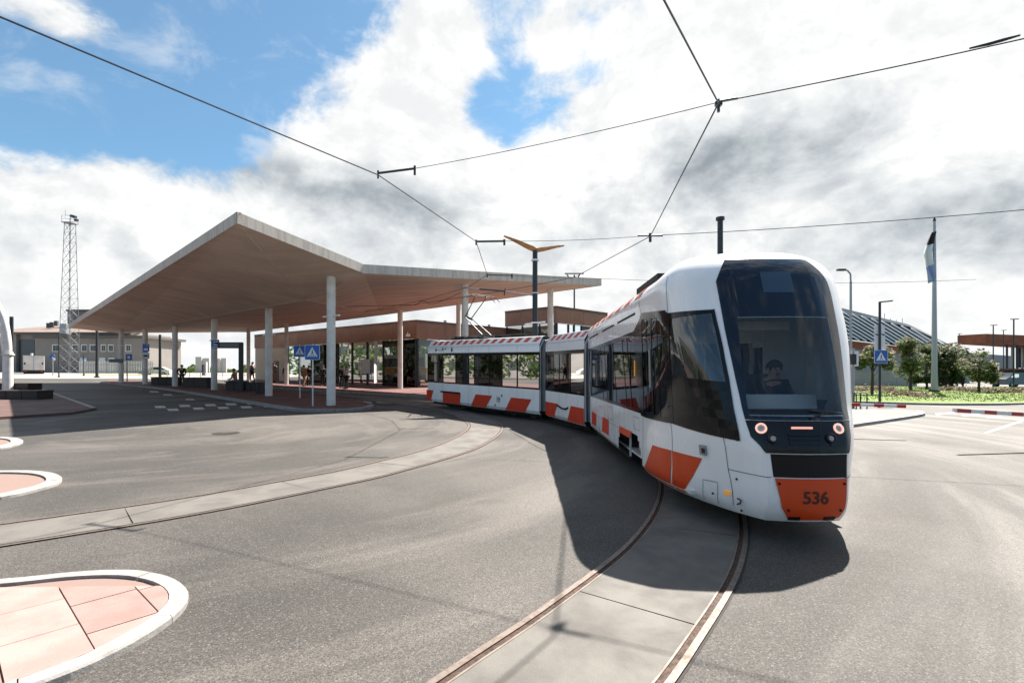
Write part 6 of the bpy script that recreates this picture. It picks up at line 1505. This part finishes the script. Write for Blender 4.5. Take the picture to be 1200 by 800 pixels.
def person(base, face, J, label, top='cloth_black', legs='denim', hair='hair_brown', long_hair=False, sleeves=True, bag=None, k=1.0):
    """J: joints in the figure's own frame (x right, y forward, z up) for one continuous body"""
    root = thing('person', label, 'person', base); ca, sa = math.cos(face), math.sin(face)
    T = lambda p: Vector((base.x + (p[0] * ca - p[1] * sa) * k, base.y + (p[0] * sa + p[1] * ca) * k, base.z + p[2] * k))
    names = ['hip', 'waist', 'chest', 'neck', 'head', 'crown', 'shl', 'ell', 'wrl', 'hal', 'shr', 'elr', 'wrr', 'har', 'hpl', 'knl', 'anl', 'tol', 'hpr', 'knr', 'anr', 'tor']
    ix = {n: i for i, n in enumerate(names)}; V = [T(J[n]) for n in names]
    ed = [('hip', 'waist'), ('waist', 'chest'), ('chest', 'neck'), ('neck', 'head'), ('head', 'crown'), ('chest', 'shl'), ('shl', 'ell'), ('ell', 'wrl'), ('wrl', 'hal'), ('chest', 'shr'), ('shr', 'elr'), ('elr', 'wrr'), ('wrr', 'har'), ('hip', 'hpl'), ('hpl', 'knl'), ('knl', 'anl'), ('anl', 'tol'), ('hip', 'hpr'), ('hpr', 'knr'), ('knr', 'anr'), ('anr', 'tor')]
    rad = dict(hip=(.15, .11), waist=(.135, .10), chest=(.155, .11), neck=.055, head=.095, crown=.075, shl=.062, ell=.045, wrl=.030, hal=.036, shr=.062, elr=.045, wrr=.030, har=.036, hpl=.085, knl=.058, anl=.040, tol=.040, hpr=.085, knr=.058, anr=.040, tor=.040)
    sc_ = lambda r_: (r_[0] * k, r_[1] * k) if isinstance(r_, tuple) else r_ * k
    E_ = [(ix[a], ix[b_]) for a, b_ in ed]; body_ = skinned('body', V, E_, [sc_(rad[n]) for n in names], 'skin', root)
    fing = MB()
    for s_, hnd, wr in ((-1, 'hal', 'wrl'), (1, 'har', 'wrr')):
        d = (Vector(J[hnd]) - Vector(J[wr])).normalized(); sd_ = d.cross(Vector((0, 1, 0.01))).normalized()
        for q in range(4): p = Vector(J[hnd]) + sd_ * (.024 * (q - 1.5)); L_ = (.062, .075, .07, .055)[q]; fing.tube([T(p), T(p + d * L_ * .6 + Vector((0, .006, 0))), T(p + d * L_ + Vector((0, .022, 0)))], [.010 * k, .009 * k, .007 * k], 5)
        p = Vector(J[wr]).lerp(Vector(J[hnd]), .6); fing.tube([T(p), T(p + d * .03 + sd_ * .045), T(p + d * .07 + sd_ * .05)], [.012 * k, .011 * k, .008 * k], 5)
    obj('fingers', fing, 'skin', body_, smooth=True)
    def sub_(ns, grow, m, nm, sub=1): 
        e2 = [(ns.index(a), ns.index(b_)) for a, b_ in ed if a in ns and b_ in ns]; rr_ = []
        for n in ns: r_ = sc_(rad[n]); g_ = grow * k; rr_.append((r_[0] + g_, r_[1] + g_) if isinstance(r_, tuple) else r_ + g_)
        return skinned(nm, [T(J[n]) for n in ns], e2, rr_, m, root, sub)
    t_n = ['chest', 'waist', 'hip', 'shl', 'ell', 'shr', 'elr'] + (['wrl', 'wrr'] if sleeves else []); sub_(t_n, .020, top, 'jacket' if sleeves else 'shirt')
    sub_(['hip', 'hpl', 'knl', 'anl', 'hpr', 'knr', 'anr'], .016, legs, 'trousers')
    sh = MB()
    for a, t_ in (('anl', 'tol'), ('anr', 'tor')):
        p, q = T(J[a]), T(J[t_]); p2, q2 = Vector((p.x, p.y, p.z - .02)), q; d = q - p; sh.tube([p2 - d * .3, p2 + d * .4, q2 + d * .25], [.052 * k, .056 * k, .040 * k], 8)
    obj('shoes', sh, 'cloth_black', root, smooth=True)
    hd = T(J['head']); cr = T(J['crown']); up_ = (cr - hd).normalized(); fw = T((J['head'][0] + J.get('look', (0, 1))[0], J['head'][1] + J.get('look', (0, 1))[1], J['head'][2])) - hd; fw.normalize(); rt_ = fw.cross(up_).normalized()
    c = hd.lerp(cr, .45); o = MB(); rows = []
    for i in range(9):
        ph = math.pi * i / 8 * .62; rr_ = .112 * k
        rows.append([c - fw * .022 * k + (up_ * math.cos(ph) + (fw * math.cos(a) + rt_ * math.sin(a)) * math.sin(ph)) * rr_ * (1.0 if math.cos(a) < .3 else (.94 if ph < 1.2 else .82)) for a in [2 * math.pi * q / 14 for q in range(14)]])
    o.grid(rows, True); hr = obj('hair', o, hair, body_, smooth=True)
    if long_hair: o = MB(); o.tube([c - fw * .07 * k, c - fw * .10 * k - up_ * .14 * k, c - fw * .09 * k - up_ * .28 * k], [.08 * k, .07 * k, .03 * k], 8); obj('hair_tail', o, hair, hr, smooth=True)
    fc = MB(); e_ = hd.lerp(cr, .22) + fw * .092 * k
    fc.tube([e_ - up_ * .005 * k, e_ + fw * .022 * k - up_ * .035 * k, e_ - up_ * .045 * k], [.010 * k, .014 * k, .010 * k], 6)
    for s_ in (-1, 1): fc.tube([hd.lerp(cr, .2) + rt_ * s_ * .092 * k + up_ * .02 * k, hd.lerp(cr, .2) + rt_ * s_ * .098 * k - up_ * .03 * k], .016 * k, 6)
    obj('nose_and_ears', fc, 'skin', body_, smooth=True)
    ev = MB()
    for s_ in (-1, 1): p = e_ + rt_ * s_ * .033 * k - fw * .006 * k; ev.tube([p, p + fw * .008 * k], .010 * k, 6)
    p = e_ - up_ * .075 * k - fw * .008 * k; ev.tube([p - rt_ * .022 * k, p + rt_ * .022 * k], .006 * k, 5); obj('eyes_and_mouth', ev, 'cloth_black', body_)
    if bag:
        o = MB(); c = T((0, -.20, 1.22)); o.box((c.x, c.y, c.z - .22 * k), (.30 * k, .18 * k, .44 * k), face, top=.85); obj('backpack', o, bag, root)
    return root
def stand(l=.0, stride=.0, arms='down', lean=0.0, look=(0, 1)):
    J = dict(hip=(0, 0, .95), waist=(0, lean * .3, 1.12), chest=(0, lean, 1.36), neck=(0, lean + .01, 1.50), head=(0, lean + .03, 1.60), crown=(0, lean + .02, 1.70), shl=(-.19, lean, 1.42), shr=(.19, lean, 1.42), hpl=(-.09, 0, .92), hpr=(.09, 0, .92), knl=(-.10, stride * .5 + .02, .50), anl=(-.10, stride * .45, .08), tol=(-.11, stride * .45 + .15, .045), knr=(.10, -stride * .2 + .03, .50), anr=(.10, -stride * .6, .09), tor=(.11, -stride * .6 + .14, .045), look=look)
    if arms == 'down': J.update(ell=(-.25, lean + .0, 1.14), wrl=(-.25, lean + .08, .92), hal=(-.25, lean + .11, .84), elr=(.25, lean, 1.14), wrr=(.25, lean + .08, .92), har=(.25, lean + .11, .84))
    if arms == 'pockets': J.update(ell=(-.31, lean - .05, 1.16), wrl=(-.22, lean + .05, .97), hal=(-.18, lean + .08, .90), elr=(.31, lean - .05, 1.16), wrr=(.22, lean + .05, .97), har=(.18, lean + .08, .90))
    if arms == 'phone': J.update(ell=(-.24, lean + .04, 1.16), wrl=(-.10, lean + .26, 1.22), hal=(-.05, lean + .31, 1.27), elr=(.25, lean, 1.14), wrr=(.25, lean + .08, .92), har=(.25, lean + .11, .84))
    if arms == 'hip': J.update(ell=(-.38, lean - .06, 1.20), wrl=(-.20, lean + .04, 1.05), hal=(-.14, lean + .06, 1.03), elr=(.25, lean, 1.14), wrr=(.25, lean + .08, .92), har=(.25, lean + .11, .84))
    return J
def sit(seat=.46):
    s = seat + .10
    return dict(hip=(0, 0, s), waist=(0, .03, s + .18), chest=(0, .08, s + .42), neck=(0, .11, s + .56), head=(0, .15, s + .66), crown=(0, .16, s + .76), shl=(-.18, .08, s + .48), shr=(.18, .08, s + .48), ell=(-.23, .16, s + .22), wrl=(-.14, .36, s + .14), hal=(-.11, .43, s + .12), elr=(.23, .16, s + .22), wrr=(.14, .36, s + .14), har=(.11, .43, s + .12), hpl=(-.09, .03, s - .01), knl=(-.11, .44, s + .0), anl=(-.11, .40, .09), tol=(-.12, .55, .045), hpr=(.09, .03, s - .01), knr=(.11, .44, s + .0), anr=(.11, .46, .09), tor=(.12, .61, .045), look=(0, 1))
def ppl(px, py, h_px, face, J, label, real=1.75, **kw):
    b = spot(px, py, .12); b.z = gz(b.x, b.y) + .12; return person(b, R(face), J, label, k=h_px / F * b.y / real, **kw)
ppl(213, 452.6, 25.5, 20, stand(arms='pockets'), 'man in black jacket standing between the two bench walls', top='cloth_black', legs='cloth_black', hair='hair_grey')
b = spot(276.5, 456.8, .12); b.z = gz(b.x, b.y) + .12; person(b, R(95), sit(.46), 'woman with tied up hair in rose top sitting on the dark bench', top='cloth_rose', legs='cloth_grey', sleeves=False, k=1.12)
ppl(296, 447.8, 24, 95, stand(stride=.25), 'person in dark clothes standing side on past the display post', top='cloth_navy', legs='cloth_black')
ppl(321, 448, 23.5, 160, stand(arms='hip'), 'person with hand on hip before the cream terminal wall', top='cloth_grey', legs='cloth_tan', sleeves=False)
ppl(356, 452.5, 25, -20, stand(stride=.35), 'person in tan top walking between the crossing signs', top='cloth_tan', legs='cloth_tan')
ppl(362, 452.0, 24, 200, stand(), 'person in black right beside the walker in tan', top='cloth_black', legs='cloth_black')
ppl(378.5, 452.2, 24.5, 180, stand(), 'person in dark coat standing left of the tall front column', top='cloth_navy', legs='cloth_black')
ppl(406, 455.5, 27, 150, stand(arms='phone'), 'person in white shirt and black trousers at the terminal front', top='cloth_white', legs='cloth_black', sleeves=False)
ppl(401, 454.5, 26, 170, stand(), 'person in black behind the one in the white shirt', top='cloth_black', legs='cloth_black')
ppl(335, 449.5, 22, 190, stand(), 'person in dark clothes half hidden behind the second front column', top='cloth_black', legs='cloth_black')
# the driver, seated behind the windscreen
dj = sit(.48); dj.update(hal=(-.10, .42, .86), wrl=(-.13, .35, .86), har=(.10, .42, .86), wrr=(.13, .35, .86))
dpos = FR(7.62, -.22, .74); person(dpos, yaw - R(90), dj, 'tram driver in dark jacket seated behind the windscreen', top='cloth_navy', legs='cloth_black', hair='hair_brown', k=.93)
dst = MB(); c = FR(7.50, -.22, .38); dst.box(c, (.45, .5, .72), yaw); dst.box(FR(7.28, -.22, 1.1), (.10, .5, .75), yaw); obj('driver_seat', dst, 'seat_cloth', tram)
# small joined detail that no one could pick apart one by one
for o in bpy.data.objects:
    if o.parent and o.type == 'MESH' and o.name.split('.')[0] in ('bolt', 'panel_gap', 'tow_slot', 'cap_screw', 'fingers', 'eyes_and_mouth', 'nose_and_ears', 'shoes', 'seat', 'grab_pole', 'window_post', 'vent_slat', 'door_frame', 'walker_symbol', 'clamp_band', 'roof_rail', 'bellows_frame', 'collector_head', 'upper_arm', 'fold_joint', 'end_wall') and o.parent.name != 'bench_wall':
        if o.name.split('.')[0] == 'seat' and o.parent.name.startswith(('bench', 'tram')): continue
        if o.name.split('.')[0] != 'shoes': o['kind'] = 'stuff'
# ------------------------------------------------------------------ unseen surroundings added past the left edge and behind the camera to darken glass reflections
def leaf_mass(name, label, boxes, n, seed, s0=.42):
    rr = random.Random(seed); o = MB()
    for i in range(n):
        c, r_, h_ = rr.choice(boxes); a_ = rr.uniform(0, 6.28); q = rr.random() ** .5; e = rr.random(); w_ = r_ * q * (1 - (e * 1.6 - .7) ** 2 * .6)
        p = Vector((c[0] + math.cos(a_) * w_, c[1] + math.sin(a_) * w_, gz(*c) + .4 + (h_ - .4) * e)); u = Vector((rr.gauss(0, 1), rr.gauss(0, 1), rr.gauss(0, 1))).normalized(); v = u.orthogonal().normalized(); s_ = s0 * rr.uniform(.6, 1.3)
        o.face([p - u * s_, p + v * s_ * .6, p + u * s_, p - v * s_ * .6], 0 if rr.random() < .6 else 1)
    for c, r_, h_ in boxes: o.tube([(c[0], c[1], gz(*c) - .1), (c[0], c[1], gz(*c) + h_ * .6)], [.18, .08], 6, True, 2)
    return tag(obj(name, o, ['leaf_dark', 'leaf_green', 'bark']), label, 'woods', None, 'stuff')
rr = random.Random(77)
leaf_mass('tree_belt', 'unseen belt of dark green trees past the left edge of the square', [((-66 + rr.uniform(-3, 3), -16 + 5.2 * k), rr.uniform(2.6, 3.6), rr.uniform(7, 10)) for k in range(15)], 6500, 4)
leaf_mass('tree_belt', 'unseen belt of dark green trees behind the camera', [((-44 + 6.0 * k, -46 + rr.uniform(-3, 3)), rr.uniform(2.8, 3.8), rr.uniform(7, 11)) for k in range(18)], 6500, 5)
def block(name, x0, x1, y0, y1, h_, label):
    root = thing(name, label, 'building', ((x0 + x1) / 2, (y0 + y1) / 2, gz(x0, y1) - .4)); z0 = gz(x0, y1) - 1.5
    o = MB(); o.box(((x0 + x1) / 2, (y0 + y1) / 2, z0), (x1 - x0, y1 - y0, h_)); w_ = obj('wall', o, 'warehouse_wall', root)
    along = (y1 - y0) > (x1 - x0); L_ = (y1 - y0) if along else (x1 - x0)
    for f_ in range(int(h_ // 3.4) - 1):
        for k in range(int(L_ // 4)):
            o = MB(); z = z0 + 2.6 + f_ * 3.4
            if along: o.box((x1 + .02, y0 + 2 + 4 * k, z), (.1, 2.4, 1.7))
            else: o.box((x0 + 2 + 4 * k, y1 + .02, z), (2.4, .1, 1.7))
            obj('window', o, 'pane_dark', w_)
block('office_block', -92, -78, -20, 52, 16, 'unseen grey office block added past the left edge of the square')
block('office_block', -40, 50, -80, -64, 17, 'unseen grey office block added far behind the camera')
